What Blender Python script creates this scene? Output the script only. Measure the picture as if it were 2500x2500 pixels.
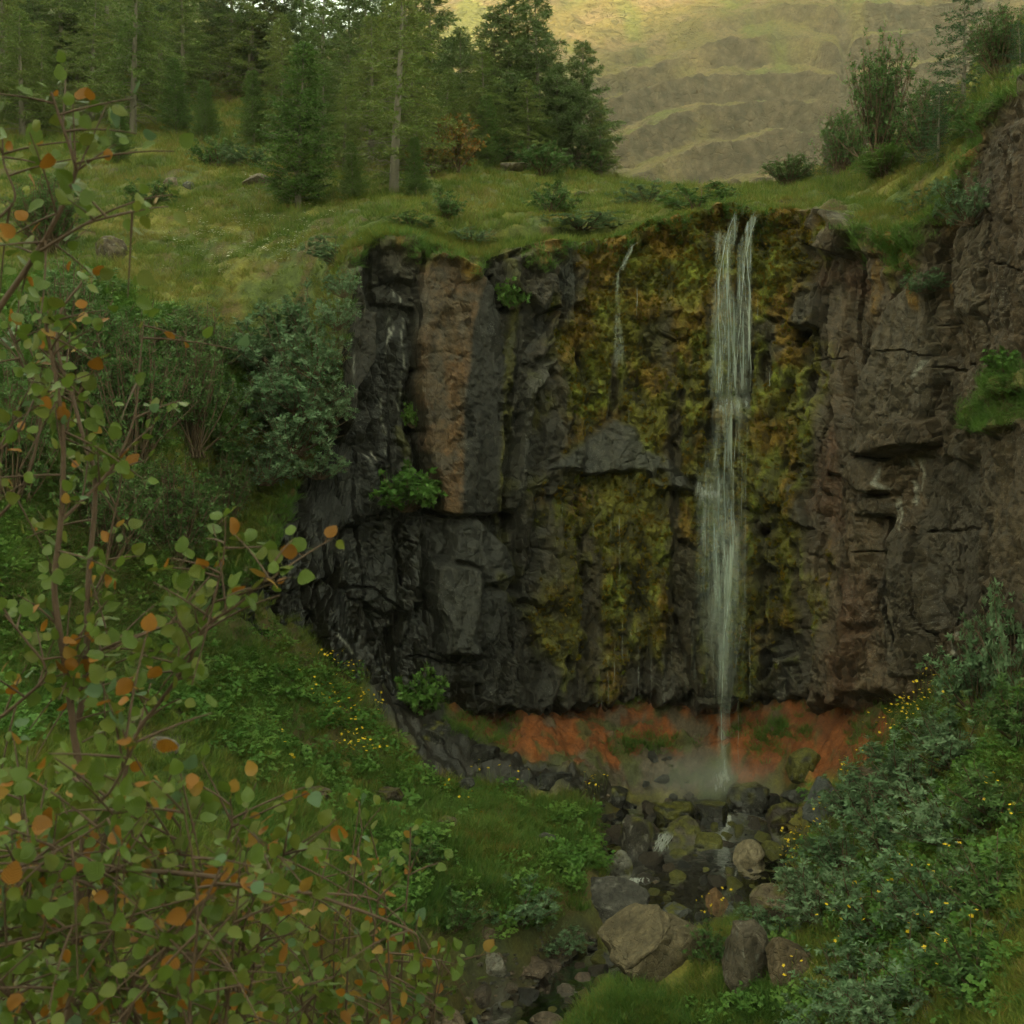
import bpy, bmesh, math, random
import numpy as np

for o in list(bpy.data.objects):
    bpy.data.objects.remove(o)
SC = bpy.context.scene
COL = SC.collection
R = math.radians
rng = np.random.default_rng(11)
random.seed(5)

# ------------------------------------------------------------------ camera
F = 2680.0            # focal length in photograph pixels (2500 wide)
HOR = 1150.0          # horizon row
CAMZ = 4.4            # eye height over the foot of the fall
cam = bpy.data.cameras.new('camera')
cam.sensor_width = 36.0
cam.lens = 36.0 * F / 2500.0
cam.shift_y = -(1250.0 - HOR) / 2500.0
cam.clip_start = 0.05
cam.clip_end = 3000.0
cam.dof.use_dof = True
cam.dof.focus_distance = 13.0
cam.dof.aperture_fstop = 11.0
camo = bpy.data.objects.new('camera', cam)
camo.location = (0, 0, CAMZ)
camo.rotation_euler = (R(90), 0, 0)
COL.objects.link(camo)
SC.camera = camo

# ------------------------------------------------------------------ light
SUN_EL, SUN_AZ = 9.0, 207.0      # low evening sun behind the camera, to the left
SUN_STRENGTH, SKY_STRENGTH, EXPOSURE = 2.6, 0.15, 3.2
world = bpy.data.worlds.new('World')
SC.world = world
world.use_nodes = True
nt = world.node_tree
nt.nodes.clear()
sky = nt.nodes.new('ShaderNodeTexSky')
sky.sky_type = 'NISHITA'
sky.sun_disc = False
sky.sun_elevation = R(SUN_EL)
sky.sun_rotation = R(SUN_AZ)
sky.altitude = 300
sky.dust_density = 2.0
hs = nt.nodes.new('ShaderNodeHueSaturation')      # thin evening overcast greys the blue
hs.inputs['Saturation'].default_value = 0.35
veil = nt.nodes.new('ShaderNodeMixRGB')
veil.blend_type = 'MULTIPLY'
veil.inputs['Fac'].default_value = 1.0
veil.inputs['Color2'].default_value = (0.94, 0.99, 0.67, 1)
bg = nt.nodes.new('ShaderNodeBackground')
bg.inputs['Strength'].default_value = SKY_STRENGTH
wo = nt.nodes.new('ShaderNodeOutputWorld')
nt.links.new(sky.outputs[0], hs.inputs['Color'])
nt.links.new(hs.outputs[0], veil.inputs['Color1'])
nt.links.new(veil.outputs[0], bg.inputs['Color'])
nt.links.new(bg.outputs[0], wo.inputs['Surface'])

sl = bpy.data.lights.new('sun', 'SUN')
sl.energy = SUN_STRENGTH
sl.angle = R(1.5)
sl.color = (1.0, 0.82, 0.52)
so = bpy.data.objects.new('sun', sl)
COL.objects.link(so)
SUND = np.array([math.sin(R(SUN_AZ)) * math.cos(R(SUN_EL)), math.cos(R(SUN_AZ)) * math.cos(R(SUN_EL)), math.sin(R(SUN_EL))])
from mathutils import Vector, Matrix
so.rotation_euler = Vector(-SUND).to_track_quat('-Z', 'Y').to_euler()

SC.render.engine = 'CYCLES'
SC.cycles.use_denoising = True
SC.cycles.max_bounces = 5
SC.cycles.diffuse_bounces = 2
SC.cycles.use_adaptive_sampling = True
SC.cycles.adaptive_threshold = 0.02
SC.cycles.glossy_bounces = 2
SC.cycles.transmission_bounces = 3
SC.cycles.transparent_max_bounces = 24
SC.cycles.volume_bounces = 1
SC.view_settings.view_transform = 'Standard'
SC.view_settings.look = 'None'
SC.view_settings.exposure = EXPOSURE
SC.view_settings.gamma = 1.0

# ------------------------------------------------------------------ numeric helpers
def W(px, py, Y):
    px, py, Y = np.asarray(px, float), np.asarray(py, float), np.asarray(Y, float)
    return np.stack([(px - 1250) * Y / F, Y + 0 * px, CAMZ + (HOR - py) * Y / F], -1)

def proj(p):
    y = np.maximum(p[..., 1], 0.05)
    return 1250 + p[..., 0] * F / y, HOR - (p[..., 2] - CAMZ) * F / y

def ss(a, b, x):
    t = np.clip((x - a) / (b - a), 0, 1)
    return t * t * (3 - 2 * t)

def hsh(ix, iy, k):
    ix = ix.astype(np.int64); iy = iy.astype(np.int64)
    h = (ix * 374761393 + iy * 668265263 + k * 2147483647 + 1013904223) & 0xFFFFFFFF
    h = ((h ^ (h >> 13)) * 1274126177) & 0xFFFFFFFF
    h = ((h ^ (h >> 16)) * 2246822519) & 0xFFFFFFFF
    h = h ^ (h >> 15)
    return (h & 0xFFFFFF) / float(0x1000000)

def gn(x, y, k=0):
    x = np.asarray(x, float); y = np.asarray(y, float)
    ix, iy = np.floor(x), np.floor(y)
    fx, fy = x - ix, y - iy
    u = fx * fx * fx * (fx * (fx * 6 - 15) + 10)
    v = fy * fy * fy * (fy * (fy * 6 - 15) + 10)
    def g(a, b):
        t = hsh(ix + a, iy + b, k) * 6.2831853
        return np.cos(t) * (fx - a) + np.sin(t) * (fy - b)
    n0 = g(0, 0) * (1 - u) + g(1, 0) * u
    n1 = g(0, 1) * (1 - u) + g(1, 1) * u
    return (n0 * (1 - v) + n1 * v) * 1.5

def fbm(x, y, o=4, k=0, gain=0.5):
    s, a = 0, 1.0
    for i in range(o):
        s = s + a * gn(x * 2 ** i, y * 2 ** i, k + i * 17)
        a *= gain
    return s

def vor(x, y, k=0, jit=0.85):
    ix, iy = np.floor(x), np.floor(y)
    f1 = np.full(x.shape, 9.0); f2 = np.full(x.shape, 9.0)
    bx = np.zeros_like(x); by = np.zeros_like(x); ci = np.zeros_like(x); cj = np.zeros_like(x)
    for a in (-1, 0, 1):
        for b in (-1, 0, 1):
            cx, cy = ix + a, iy + b
            dx = x - (cx + 0.5 + jit * (hsh(cx, cy, k) - 0.5))
            dy = y - (cy + 0.5 + jit * (hsh(cx, cy, k + 5) - 0.5))
            d = np.sqrt(dx * dx + dy * dy)
            m = d < f1
            f2 = np.where(m, f1, np.minimum(f2, d))
            f1 = np.where(m, d, f1)
            bx = np.where(m, dx, bx); by = np.where(m, dy, by)
            ci = np.where(m, cx, ci); cj = np.where(m, cy, cj)
    return f1, f2, bx, by, hsh(ci, cj, k + 9), hsh(ci, cj, k + 11), hsh(ci, cj, k + 13)

def sdf_poly(x, y, poly):
    """signed distance to a polygon, negative inside"""
    P = np.asarray(poly, float)
    d = np.full(x.shape, 1e18); ins = np.zeros(x.shape, bool)
    n = len(P)
    for i in range(n):
        ax, ay = P[i]; bx, by = P[(i + 1) % n]
        ex, ey = bx - ax, by - ay
        wx, wy = x - ax, y - ay
        t = np.clip((wx * ex + wy * ey) / (ex * ex + ey * ey + 1e-9), 0, 1)
        d = np.minimum(d, (wx - ex * t) ** 2 + (wy - ey * t) ** 2)
        c = ((ay > y) != (by > y)) & (x < (bx - ax) * (y - ay) / (by - ay + 1e-12) + ax)
        ins ^= c
    d = np.sqrt(d)
    return np.where(ins, -d, d)

def dist_line(x, y, pts):
    P = np.asarray(pts, float)
    d = np.full(x.shape, 1e18)
    for i in range(len(P) - 1):
        ax, ay = P[i]; bx, by = P[i + 1]
        ex, ey = bx - ax, by - ay
        wx, wy = x - ax, y - ay
        t = np.clip((wx * ex + wy * ey) / (ex * ex + ey * ey + 1e-9), 0, 1)
        d = np.minimum(d, (wx - ex * t) ** 2 + (wy - ey * t) ** 2)
    return np.sqrt(d)

def tps_fit(P, lam=0.01):
    P = np.asarray(P, float)
    xy, z = P[:, :2], P[:, 2]
    n = len(P)
    r2 = ((xy[:, None] - xy[None]) ** 2).sum(-1)
    K = 0.5 * r2 * np.log(r2 + 1e-9)
    A = np.zeros((n + 3, n + 3))
    A[:n, :n] = K + lam * np.eye(n)
    A[:n, n] = 1; A[:n, n + 1:] = xy
    A[n, :n] = 1; A[n + 1:, :n] = xy.T
    w = np.linalg.solve(A, np.concatenate([z, [0, 0, 0]]))
    return xy, w

def tps(m, x, y):
    xy, w = m
    sh = x.shape
    x = x.ravel(); y = y.ravel()
    out = w[-3] + w[-2] * x + w[-1] * y
    for i in range(len(xy)):
        r2 = (x - xy[i, 0]) ** 2 + (y - xy[i, 1]) ** 2
        out += w[i] * 0.5 * r2 * np.log(r2 + 1e-9)
    return out.reshape(sh)

# ------------------------------------------------------------------ mesh helpers
def mesh(name, v, faces, mats=(), col=None, smooth=True, mi=None, uv=None):
    """faces: list of (M,3)/(M,4) int arrays"""
    if isinstance(faces, np.ndarray):
        faces = [faces]
    faces = [f for f in faces if len(f)]
    me = bpy.data.meshes.new(name)
    v = np.asarray(v, np.float32)
    me.vertices.add(len(v)); me.vertices.foreach_set('co', v.ravel())
    L = np.concatenate([f.ravel() for f in faces]).astype(np.int32)
    tot = np.concatenate([np.full(len(f), f.shape[1]) for f in faces])
    st = np.concatenate([[0], np.cumsum(tot)[:-1]]).astype(np.int32)
    me.loops.add(len(L)); me.loops.foreach_set('vertex_index', L)
    me.polygons.add(len(st)); me.polygons.foreach_set('loop_start', st)
    me.polygons.foreach_set('use_smooth', np.full(len(st), smooth))
    if mi is not None:
        me.polygons.foreach_set('material_index', np.asarray(mi, np.int32))
    for m in (mats if isinstance(mats, (list, tuple)) else [mats]):
        me.materials.append(m)
    me.update(calc_edges=True)
    if col is not None:
        c = np.ones((len(v), 4), np.float32); c[:, :col.shape[1]] = col
        a = me.color_attributes.new('Col', 'FLOAT_COLOR', 'POINT')
        a.data.foreach_set('color', c.ravel())
    if uv is not None:
        u = me.uv_layers.new(name='UVMap')
        u.data.foreach_set('uv', np.asarray(uv, np.float32)[L].ravel())
    return me

def link(name, me, parent=None, loc=None, rot=None, scale=None):
    o = bpy.data.objects.new(name, me)
    COL.objects.link(o)
    if parent is not None:
        o.parent = parent
    if loc is not None: o.location = [float(c) for c in loc]
    if rot is not None: o.rotation_euler = [float(c) for c in rot]
    if scale is not None: o.scale = [float(c) for c in scale] if np.ndim(scale) else (float(scale),) * 3
    return o

def tag(o, label=None, cat=None, group=None, kind=None):
    if label: o['label'] = label
    if cat: o['category'] = cat
    if group: o['group'] = group
    if kind: o['kind'] = kind
    return o

def empty(name, loc, label, cat, group=None, rotz=0.0, scale=1.0):
    e = link(name, None, None, loc, (0, 0, rotz), scale)
    e.empty_display_size = 0.1
    return tag(e, label, cat, group)

def grid_faces(nu, nv):
    i = np.arange(nu * nv).reshape(nu, nv)
    return np.stack([i[:-1, :-1], i[1:, :-1], i[1:, 1:], i[:-1, 1:]], -1).reshape(-1, 4)

class MB:
    """collects verts and faces into one mesh"""
    def __init__(s):
        s.v = []; s.f3 = []; s.f4 = []; s.m3 = []; s.m4 = []; s.n = 0
    def add(s, v, f, mi=0):
        f = np.asarray(f) + s.n
        s.v.append(np.asarray(v, float)); s.n += len(v)
        (s.f3 if f.shape[1] == 3 else s.f4).append(f)
        (s.m3 if f.shape[1] == 3 else s.m4).append(np.broadcast_to(np.asarray(mi), (len(f),)))
    def tube(s, pts, rad, sides=5, mi=0):
        pts = np.asarray(pts, float); n = len(pts)
        rad = np.broadcast_to(np.asarray(rad, float), (n,))
        t = np.gradient(pts, axis=0)
        t /= np.linalg.norm(t, axis=1, keepdims=True) + 1e-9
        ref = np.where(np.abs(t[:, 2:3]) > 0.9, [[1.0, 0, 0]], [[0, 0, 1.0]])
        a = np.cross(t, ref); a /= np.linalg.norm(a, axis=1, keepdims=True) + 1e-9
        b = np.cross(t, a)
        th = np.arange(sides) * 2 * np.pi / sides
        v = pts[:, None] + rad[:, None, None] * (np.cos(th)[None, :, None] * a[:, None] + np.sin(th)[None, :, None] * b[:, None])
        i = np.arange(n * sides).reshape(n, sides)
        f = np.stack([i[:-1], np.roll(i, -1, 1)[:-1], np.roll(i, -1, 1)[1:], i[1:]], -1).reshape(-1, 4)
        s.add(v.reshape(-1, 3), f, mi)
    def leaves(s, c, d, n, L, Wd, fold=0.15, mi=0):
        """diamond leaves folded on the midrib: base c, direction d, face normal n"""
        c = np.asarray(c, float); N = len(c)
        d = d / (np.linalg.norm(d, axis=1, keepdims=True) + 1e-9)
        sd = np.cross(d, n); sd /= np.linalg.norm(sd, axis=1, keepdims=True) + 1e-9
        nn = np.cross(sd, d)
        L = np.broadcast_to(np.asarray(L, float), (N,))[:, None]; Wd = np.broadcast_to(np.asarray(Wd, float), (N,))[:, None]
        p0 = c; p2 = c + d * L - nn * L * 0.12
        m = c + d * L * 0.45
        p1 = m + sd * Wd * 0.5 + nn * Wd * fold; p3 = m - sd * Wd * 0.5 + nn * Wd * fold
        v = np.stack([p0, p1, p2, p3], 1).reshape(-1, 3)
        k = np.arange(N)[:, None] * 4
        f = np.concatenate([k + np.array([[0, 1, 2]]), k + np.array([[0, 2, 3]])], 1).reshape(-1, 3)
        s.add(v, f, np.repeat(np.broadcast_to(np.asarray(mi), (N,)), 2))
    def blades(s, c, d, side, L, Wd, bend, mi=0):
        """grass blades of three segments; bend is a sideways vector added towards the tip"""
        c = np.asarray(c, float); N = len(c)
        L = np.broadcast_to(np.asarray(L, float), (N,))[:, None]; Wd = np.broadcast_to(np.asarray(Wd, float), (N,))[:, None]
        m = c + d * L * 0.55 + bend * L * 0.25
        t = c + d * L * 0.9 + bend * L
        v = np.stack([c - side * Wd * .5, c + side * Wd * .5, m - side * Wd * .4, m + side * Wd * .4, t], 1).reshape(-1, 3)
        k = np.arange(N)[:, None] * 5
        f = np.concatenate([k + np.array([[0, 1, 3]]), k + np.array([[0, 3, 2]]), k + np.array([[2, 3, 4]])], 1).reshape(-1, 3)
        s.add(v, f, np.repeat(np.broadcast_to(np.asarray(mi), (N,)), 3))
    def build(s, name, mats, smooth=True, col=None):
        fs, ms = [], []
        if s.f3: fs.append(np.concatenate(s.f3)); ms.append(np.concatenate(s.m3))
        if s.f4: fs.append(np.concatenate(s.f4)); ms.append(np.concatenate(s.m4))
        return mesh(name, np.concatenate(s.v), fs, mats, smooth=smooth, mi=np.concatenate(ms), col=col)

def rvec(n, up=0.0):
    v = rng.normal(size=(n, 3)); v[:, 2] += up
    return v / np.linalg.norm(v, axis=1, keepdims=True)

# ------------------------------------------------------------------ materials
def nodes(name):
    m = bpy.data.materials.new(name)
    m.use_nodes = True
    t = m.node_tree; t.nodes.clear()
    return m, t, (lambda ty, **kw: _n(t, ty, kw))

def _n(t, ty, kw):
    n = t.nodes.new('ShaderNode' + ty)
    for k, v in kw.items():
        if k in n.inputs: n.inputs[k].default_value = v
        else: setattr(n, k, v)
    return n

def ground_mat(name, scale=6.0, var=0.5, bump=0.5, dist=0.03, wet=True, spec=0.4, fine=40.0, speck=None, facet=None):
    """colour from the Col attribute (what lies there), broken up by noise; its alpha says how wet"""
    m, t, N = nodes(name); L = t.links.new
    at = N('Attribute', attribute_name='Col')
    tc = N('TexCoord')
    n1 = N('TexNoise', Scale=scale, Detail=8.0, Roughness=0.65); L(tc.outputs['Object'], n1.inputs['Vector'])
    n2 = N('TexNoise', Scale=fine, Detail=4.0, Roughness=0.6); L(tc.outputs['Object'], n2.inputs['Vector'])
    mr = N('MapRange'); mr.inputs[1].default_value = .3; mr.inputs[2].default_value = .7
    mr.inputs[3].default_value = 1 - var; mr.inputs[4].default_value = 1 + var
    L(n1.outputs[0], mr.inputs[0])
    mr2 = N('MapRange'); mr2.inputs[1].default_value = .3; mr2.inputs[2].default_value = .7
    mr2.inputs[3].default_value = 1 - var * .7; mr2.inputs[4].default_value = 1 + var * .7
    L(n2.outputs[0], mr2.inputs[0])
    mu = N('Math', operation='MULTIPLY'); L(mr.outputs[0], mu.inputs[0]); L(mr2.outputs[0], mu.inputs[1])
    vm = N('VectorMath', operation='SCALE'); L(at.outputs['Color'], vm.inputs[0]); L(mu.outputs[0], vm.inputs['Scale'])
    colour = vm.outputs[0]
    if speck:
        vo = N('TexVoronoi', Scale=speck[0]); L(tc.outputs['Object'], vo.inputs['Vector'])
        n3 = N('TexNoise', Scale=1.6, Detail=2.0); L(tc.outputs['Object'], n3.inputs['Vector'])
        a1 = N('Math', operation='MULTIPLY'); a1.inputs[1].default_value = speck[1]; L(n3.outputs[0], a1.inputs[0])
        a2 = N('Math', operation='LESS_THAN'); L(vo.outputs['Distance'], a2.inputs[0]); L(a1.outputs[0], a2.inputs[1])
        a3 = N('Math', operation='GREATER_THAN'); a3.inputs[1].default_value = .56; L(n3.outputs[0], a3.inputs[0])
        a4 = N('Math', operation='MULTIPLY'); L(a2.outputs[0], a4.inputs[0]); L(a3.outputs[0], a4.inputs[1])
        mx = N('MixRGB'); mx.inputs['Color2'].default_value = (*speck[2], 1)
        L(a4.outputs[0], mx.inputs['Fac']); L(colour, mx.inputs['Color1'])
        colour = mx.outputs[0]
    b = N('BsdfPrincipled'); L(colour, b.inputs['Base Color'])
    b.inputs['Specular IOR Level'].default_value = spec
    if wet:
        rr = N('MapRange'); rr.inputs[3].default_value = .9; rr.inputs[4].default_value = .36
        L(at.outputs['Alpha'], rr.inputs[0]); L(rr.outputs[0], b.inputs['Roughness'])
    else:
        b.inputs['Roughness'].default_value = .92
    ad = N('Math', operation='MULTIPLY_ADD'); ad.inputs[1].default_value = .35
    L(n2.outputs[0], ad.inputs[0]); L(n1.outputs[0], ad.inputs[2])
    bp = N('Bump', Strength=bump, Distance=dist); L(ad.outputs[0], bp.inputs['Height'])
    L(bp.outputs[0], b.inputs['Normal'])
    if facet:      # broken rock: each chip faces its own way, with open joints between
        nor = N('NewGeometry').outputs['Normal']
        wn = N('TexNoise', Scale=facet[0][0] * .8, Detail=3.0); L(tc.outputs['Object'], wn.inputs['Vector'])
        wv = N('VectorMath', operation='SCALE'); wv.inputs['Scale'].default_value = .55 / facet[0][0]; L(wn.outputs['Color'], wv.inputs[0])
        wa = N('VectorMath', operation='ADD'); L(tc.outputs['Object'], wa.inputs[0]); L(wv.outputs[0], wa.inputs[1])
        for sc_, st, amt in facet:
            mp = N('Mapping'); mp.inputs['Scale'].default_value = (sc_, sc_, sc_ * st); L(wa.outputs[0], mp.inputs['Vector'])
            vo = N('TexVoronoi', Scale=1.0); L(mp.outputs[0], vo.inputs['Vector'])
            sb = N('VectorMath', operation='SUBTRACT'); sb.inputs[1].default_value = (.5, .5, .5); L(vo.outputs['Color'], sb.inputs[0])
            sl_ = N('VectorMath', operation='SCALE'); sl_.inputs['Scale'].default_value = amt; L(sb.outputs[0], sl_.inputs[0])
            ad_ = N('VectorMath', operation='ADD'); L(nor, ad_.inputs[0]); L(sl_.outputs[0], ad_.inputs[1])
            nm = N('VectorMath', operation='NORMALIZE'); L(ad_.outputs[0], nm.inputs[0]); nor = nm.outputs[0]
        ve = N('TexVoronoi', Scale=1.0, feature='DISTANCE_TO_EDGE'); L(mp.outputs[0], ve.inputs['Vector'])
        mre = N('MapRange'); mre.inputs[2].default_value = .09; L(ve.outputs['Distance'], mre.inputs[0])
        ad2 = N('Math', operation='MULTIPLY_ADD'); ad2.inputs[1].default_value = .6; L(mre.outputs[0], ad2.inputs[0]); L(ad.outputs[0], ad2.inputs[2])
        L(ad2.outputs[0], bp.inputs['Height']); L(nor, bp.inputs['Normal'])
    o = N('OutputMaterial'); L(b.outputs[0], o.inputs[0])
    return m

def leaf_mat(name, cols, scale=0.7, trans=0.3, rough=0.55, spec=0.25, rnd=0.5, fine=0.0):
    """leaf colour picked along a ramp by noise in the place plus a per-object random value"""
    m, t, N = nodes(name); L = t.links.new
    ge = N('NewGeometry'); oi = N('ObjectInfo')
    n1 = N('TexNoise', Scale=scale, Detail=4.0, Roughness=.6); L(ge.outputs['Position'], n1.inputs['Vector'])
    m1 = N('MapRange'); m1.inputs[1].default_value = .28; m1.inputs[2].default_value = .72; L(n1.outputs[0], m1.inputs[0])
    r2 = N('Math', operation='SUBTRACT'); r2.inputs[1].default_value = .5
    L(oi.outputs['Random'], r2.inputs[0])
    r3 = N('Math', operation='MULTIPLY_ADD'); r3.inputs[1].default_value = rnd
    L(r2.outputs[0], r3.inputs[0]); L(m1.outputs[0], r3.inputs[2])
    fac = r3.outputs[0]
    if fine:
        isl = N('Math', operation='SUBTRACT'); isl.inputs[1].default_value = .5
        L(ge.outputs['Random Per Island'], isl.inputs[0])
        r4 = N('Math', operation='MULTIPLY_ADD'); r4.inputs[1].default_value = fine
        L(isl.outputs[0], r4.inputs[0]); L(fac, r4.inputs[2]); fac = r4.outputs[0]
    cr = N('ValToRGB'); e = cr.color_ramp.elements
    for i, c in enumerate(cols):
        p = i / max(1, len(cols) - 1)
        if i < 2: el = e[i]; el.position = p
        else: el = e.new(p)
        el.color = (*c, 1)
    if len(cols) > 2:
        els = sorted(e, key=lambda q: q.position)
    # rebuild the ramp in order
    while len(e) > 1: e.remove(e[-1])
    e[0].position = 0; e[0].color = (*cols[0], 1)
    for i, c in enumerate(cols[1:]):
        el = e.new((i + 1) / (len(cols) - 1)); el.color = (*c, 1)
    L(fac, cr.inputs[0])
    b = N('BsdfPrincipled', Roughness=rough); b.inputs['Specular IOR Level'].default_value = spec
    L(cr.outputs[0], b.inputs['Base Color'])
    tr = N('BsdfTranslucent'); L(cr.outputs[0], tr.inputs['Color'])
    mx = N('MixShader', Fac=trans); L(b.outputs[0], mx.inputs[1]); L(tr.outputs[0], mx.inputs[2])
    o = N('OutputMaterial'); L(mx.outputs[0], o.inputs[0])
    return m

def bark_mat(name, c1, c2, scale=25.0):
    m, t, N = nodes(name); L = t.links.new
    tc = N('TexCoord'); n1 = N('TexNoise', Scale=scale, Detail=5.0, Roughness=.7); L(tc.outputs['Object'], n1.inputs['Vector'])
    mx = N('MixRGB', Color1=(*c1, 1), Color2=(*c2, 1)); L(n1.outputs[0], mx.inputs['Fac'])
    b = N('BsdfPrincipled', Roughness=.85); L(mx.outputs[0], b.inputs['Base Color'])
    bp = N('Bump', Strength=.5, Distance=.01); L(n1.outputs[0], bp.inputs['Height']); L(bp.outputs[0], b.inputs['Normal'])
    o = N('OutputMaterial'); L(b.outputs[0], o.inputs[0])
    return m

# ------------------------------------------------------------------ lie of the land
# plan of the rock wall round the alcove, left to right (x, y)
CPX = [(300, 11.7), (440, 12.2), (500, 12.5), (620, 13.2), (760, 14.0), (950, 14.6), (1200, 15.2), (1450, 15.8), (1640, 15.9), (1780, 15.8),
       (1900, 15.5), (2000, 15.0), (2120, 14.3), (2250, 13.6), (2380, 12.6), (2500, 11.5)]
cpl = [(-70, 10.0), (-16, 10.8), (-8, 11.2)] + [((p - 1250) * y / F, y) for p, y in CPX] + [(5.55, 9.6), (6.2, 7.6), (8.2, 5.6), (15, 4.2), (70, 3.0)]
cpl = np.array(cpl, float)

def catmull(P, n=12):
    P = np.asarray(P, float)
    Q = np.vstack([2 * P[0] - P[1], P, 2 * P[-1] - P[-2]])
    out = []
    for i in range(1, len(Q) - 2):
        a, b, c, d = Q[i - 1], Q[i], Q[i + 1], Q[i + 2]
        t = np.linspace(0, 1, n, endpoint=False)[:, None]
        out.append(0.5 * (2 * b + (c - a) * t + (2 * a - 5 * b + 4 * c - d) * t ** 2 + (3 * b - a - 3 * c + d) * t ** 3))
    out.append(Q[-2][None])
    return np.vstack(out)

CURVE = catmull(cpl, 14)
CT = np.gradient(CURVE, axis=0); CT /= np.linalg.norm(CT, axis=1, keepdims=True)
CN = np.stack([CT[:, 1], -CT[:, 0]], 1)        # towards the alcove

def curve_sd(x, y):
    """distance behind (+) or in front (-) of the wall line, and index along it"""
    sh = x.shape; x = x.ravel(); y = y.ravel()
    best = np.full(x.shape, 1e18); idx = np.zeros(x.shape, int)
    for i in range(len(CURVE)):
        d = (x - CURVE[i, 0]) ** 2 + (y - CURVE[i, 1]) ** 2
        m = d < best
        best[m] = d[m]; idx[m] = i
    s = -((x - CURVE[idx, 0]) * CN[idx, 0] + (y - CURVE[idx, 1]) * CN[idx, 1])
    return np.where(s > 0, 1, -1).reshape(sh) * np.sqrt(best).reshape(sh), idx.reshape(sh)

def Ycurve(px):
    k = slice(3 * 14, 3 * 14 + 15 * 14 + 1)
    cx = 1250 + CURVE[k, 0] * F / CURVE[k, 1]
    return np.interp(px, cx, CURVE[k, 1])

# stream: (px, py, depth, half width)
STREAM = [(1785, 1942, 15.05, .7), (1740, 1962, 14.75, 1.0), (1720, 2000, 14.35, 1.2), (1710, 2050, 13.8, 1.2), (1690, 2120, 13.05, 1.05), (1650, 2200, 12.3, .75),
          (1575, 2275, 11.7, .38), (1440, 2350, 11.1, .36), (1340, 2430, 10.5, .42), (1250, 2500, 10.1, .5), (1120, 2680, 9.2, .5), (900, 3100, 7.6, .5)]
STP = np.array([W(a, b, c) for a, b, c, d in STREAM]); STW = np.array([d for a, b, c, d in STREAM])
for i in range(1, len(STP)):
    STP[i, 2] = min(STP[i, 2], STP[i - 1, 2] - 0.02)
SD = catmull(np.column_stack([STP, STW]), 16)

def stream_at(x, y):
    sh = x.shape; x = x.ravel(); y = y.ravel()
    best = np.full(x.shape, 1e18); idx = np.zeros(x.shape, int)
    for i in range(len(SD)):
        d = (x - SD[i, 0]) ** 2 + (y - SD[i, 1]) ** 2
        m = d < best
        best[m] = d[m]; idx[m] = i
    return np.sqrt(best).reshape(sh), SD[idx, 2].reshape(sh), SD[idx, 3].reshape(sh)

shared = [(300, 1200, 11.6), (150, 1000, 12), (0, 1000, 12), (300, 900, 13), (150, 800, 14), (420, 1150, 12.2), (380, 1350, 11.6), (250, 1450, 10.8),
          (100, 1450, 10), (-200, 1300, 10), (-200, 900, 13), (-500, 1000, 12), (-600, 800, 16)]
lower = shared + [(470, 1440, 12.3), (700, 1600, 13.3), (560, 1520, 12.5), (850, 1640, 14.0), (960, 1740, 14.2), (1060, 1850, 14.1), (1200, 1915, 14.1), (1380, 1930, 14.2),
         (800, 1900, 12), (1000, 1960, 12.4), (600, 1800, 11), (400, 1750, 10), (250, 1600, 10.2), (0, 1600, 9.3), (600, 1650, 12.2), (800, 1750, 12.8),
         (1480, 1990, 13.8), (1400, 2000, 13.3), (1250, 2010, 12.9), (1480, 2110, 12.7), (1350, 2100, 12.2), (1100, 2080, 11.5), (1440, 2180, 11.9), (1300, 2250, 10.9), (1200, 2330, 10.2),
         (900, 2250, 9.6), (1000, 2400, 9), (1100, 2500, 8.9), (600, 2100, 8.7), (600, 2500, 6.6), (300, 2000, 7.6), (300, 2400, 5), (0, 2100, 6), (0, 2600, 3.2), (900, 2700, 6.8),
         (1600, 1945, 15.2), (1450, 1880, 15.0), (1300, 1830, 15.0), (1140, 1750, 15.2), (1300, 1765, 15.5), (1440, 1740, 16.0), (1600, 1735, 16.1), (1780, 1740, 16.0), (1900, 1735, 15.7), (1600, 1850, 15.5), (1780, 1840, 15.6),
         (2030, 1730, 15.1), (2150, 1720, 14.5), (2000, 1890, 14.5), (1900, 1900, 14.9), (1100, 1690, 15.0), (950, 1640, 14.8), (800, 1560, 14.4),
         (2050, 1990, 13.2), (2150, 1880, 13.2), (2250, 1750, 13.1), (2350, 1690, 12.6), (2480, 1620, 11.6), (2300, 1950, 11.4), (2450, 1850, 10),
         (2000, 2110, 12.2), (1950, 2180, 11.6), (1900, 2260, 11.0), (1800, 2280, 11.1), (1700, 2310, 10.8), (1600, 2420, 10.0), (1500, 2500, 9.6), (1750, 2430, 9.8), (1900, 2420, 9.5),
         (2100, 2200, 10.2), (2300, 2200, 8.8), (2200, 2400, 8.4), (2500, 2200, 7.2), (2500, 2500, 5.8), (2200, 2650, 7.0), (1700, 2700, 8.6), (2800, 2300, 5.2), (2800, 1900, 7.5)]
lower_xyz = [tuple(W(*c)) for c in lower] + [(-2.2, 2.2, 2.5), (0, 0, 2.75), (3, 2, 2.5), (0, -4, 3.0), (6, -3, 3.3), (-6, 0, 3.6), (2, 4.5, 1.6), (0, 4.5, 1.7), (-6, -5, 4), (6.5, 3.5, 3.2), (-12, 5, 6), (-9, 2, 4.6)]
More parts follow.
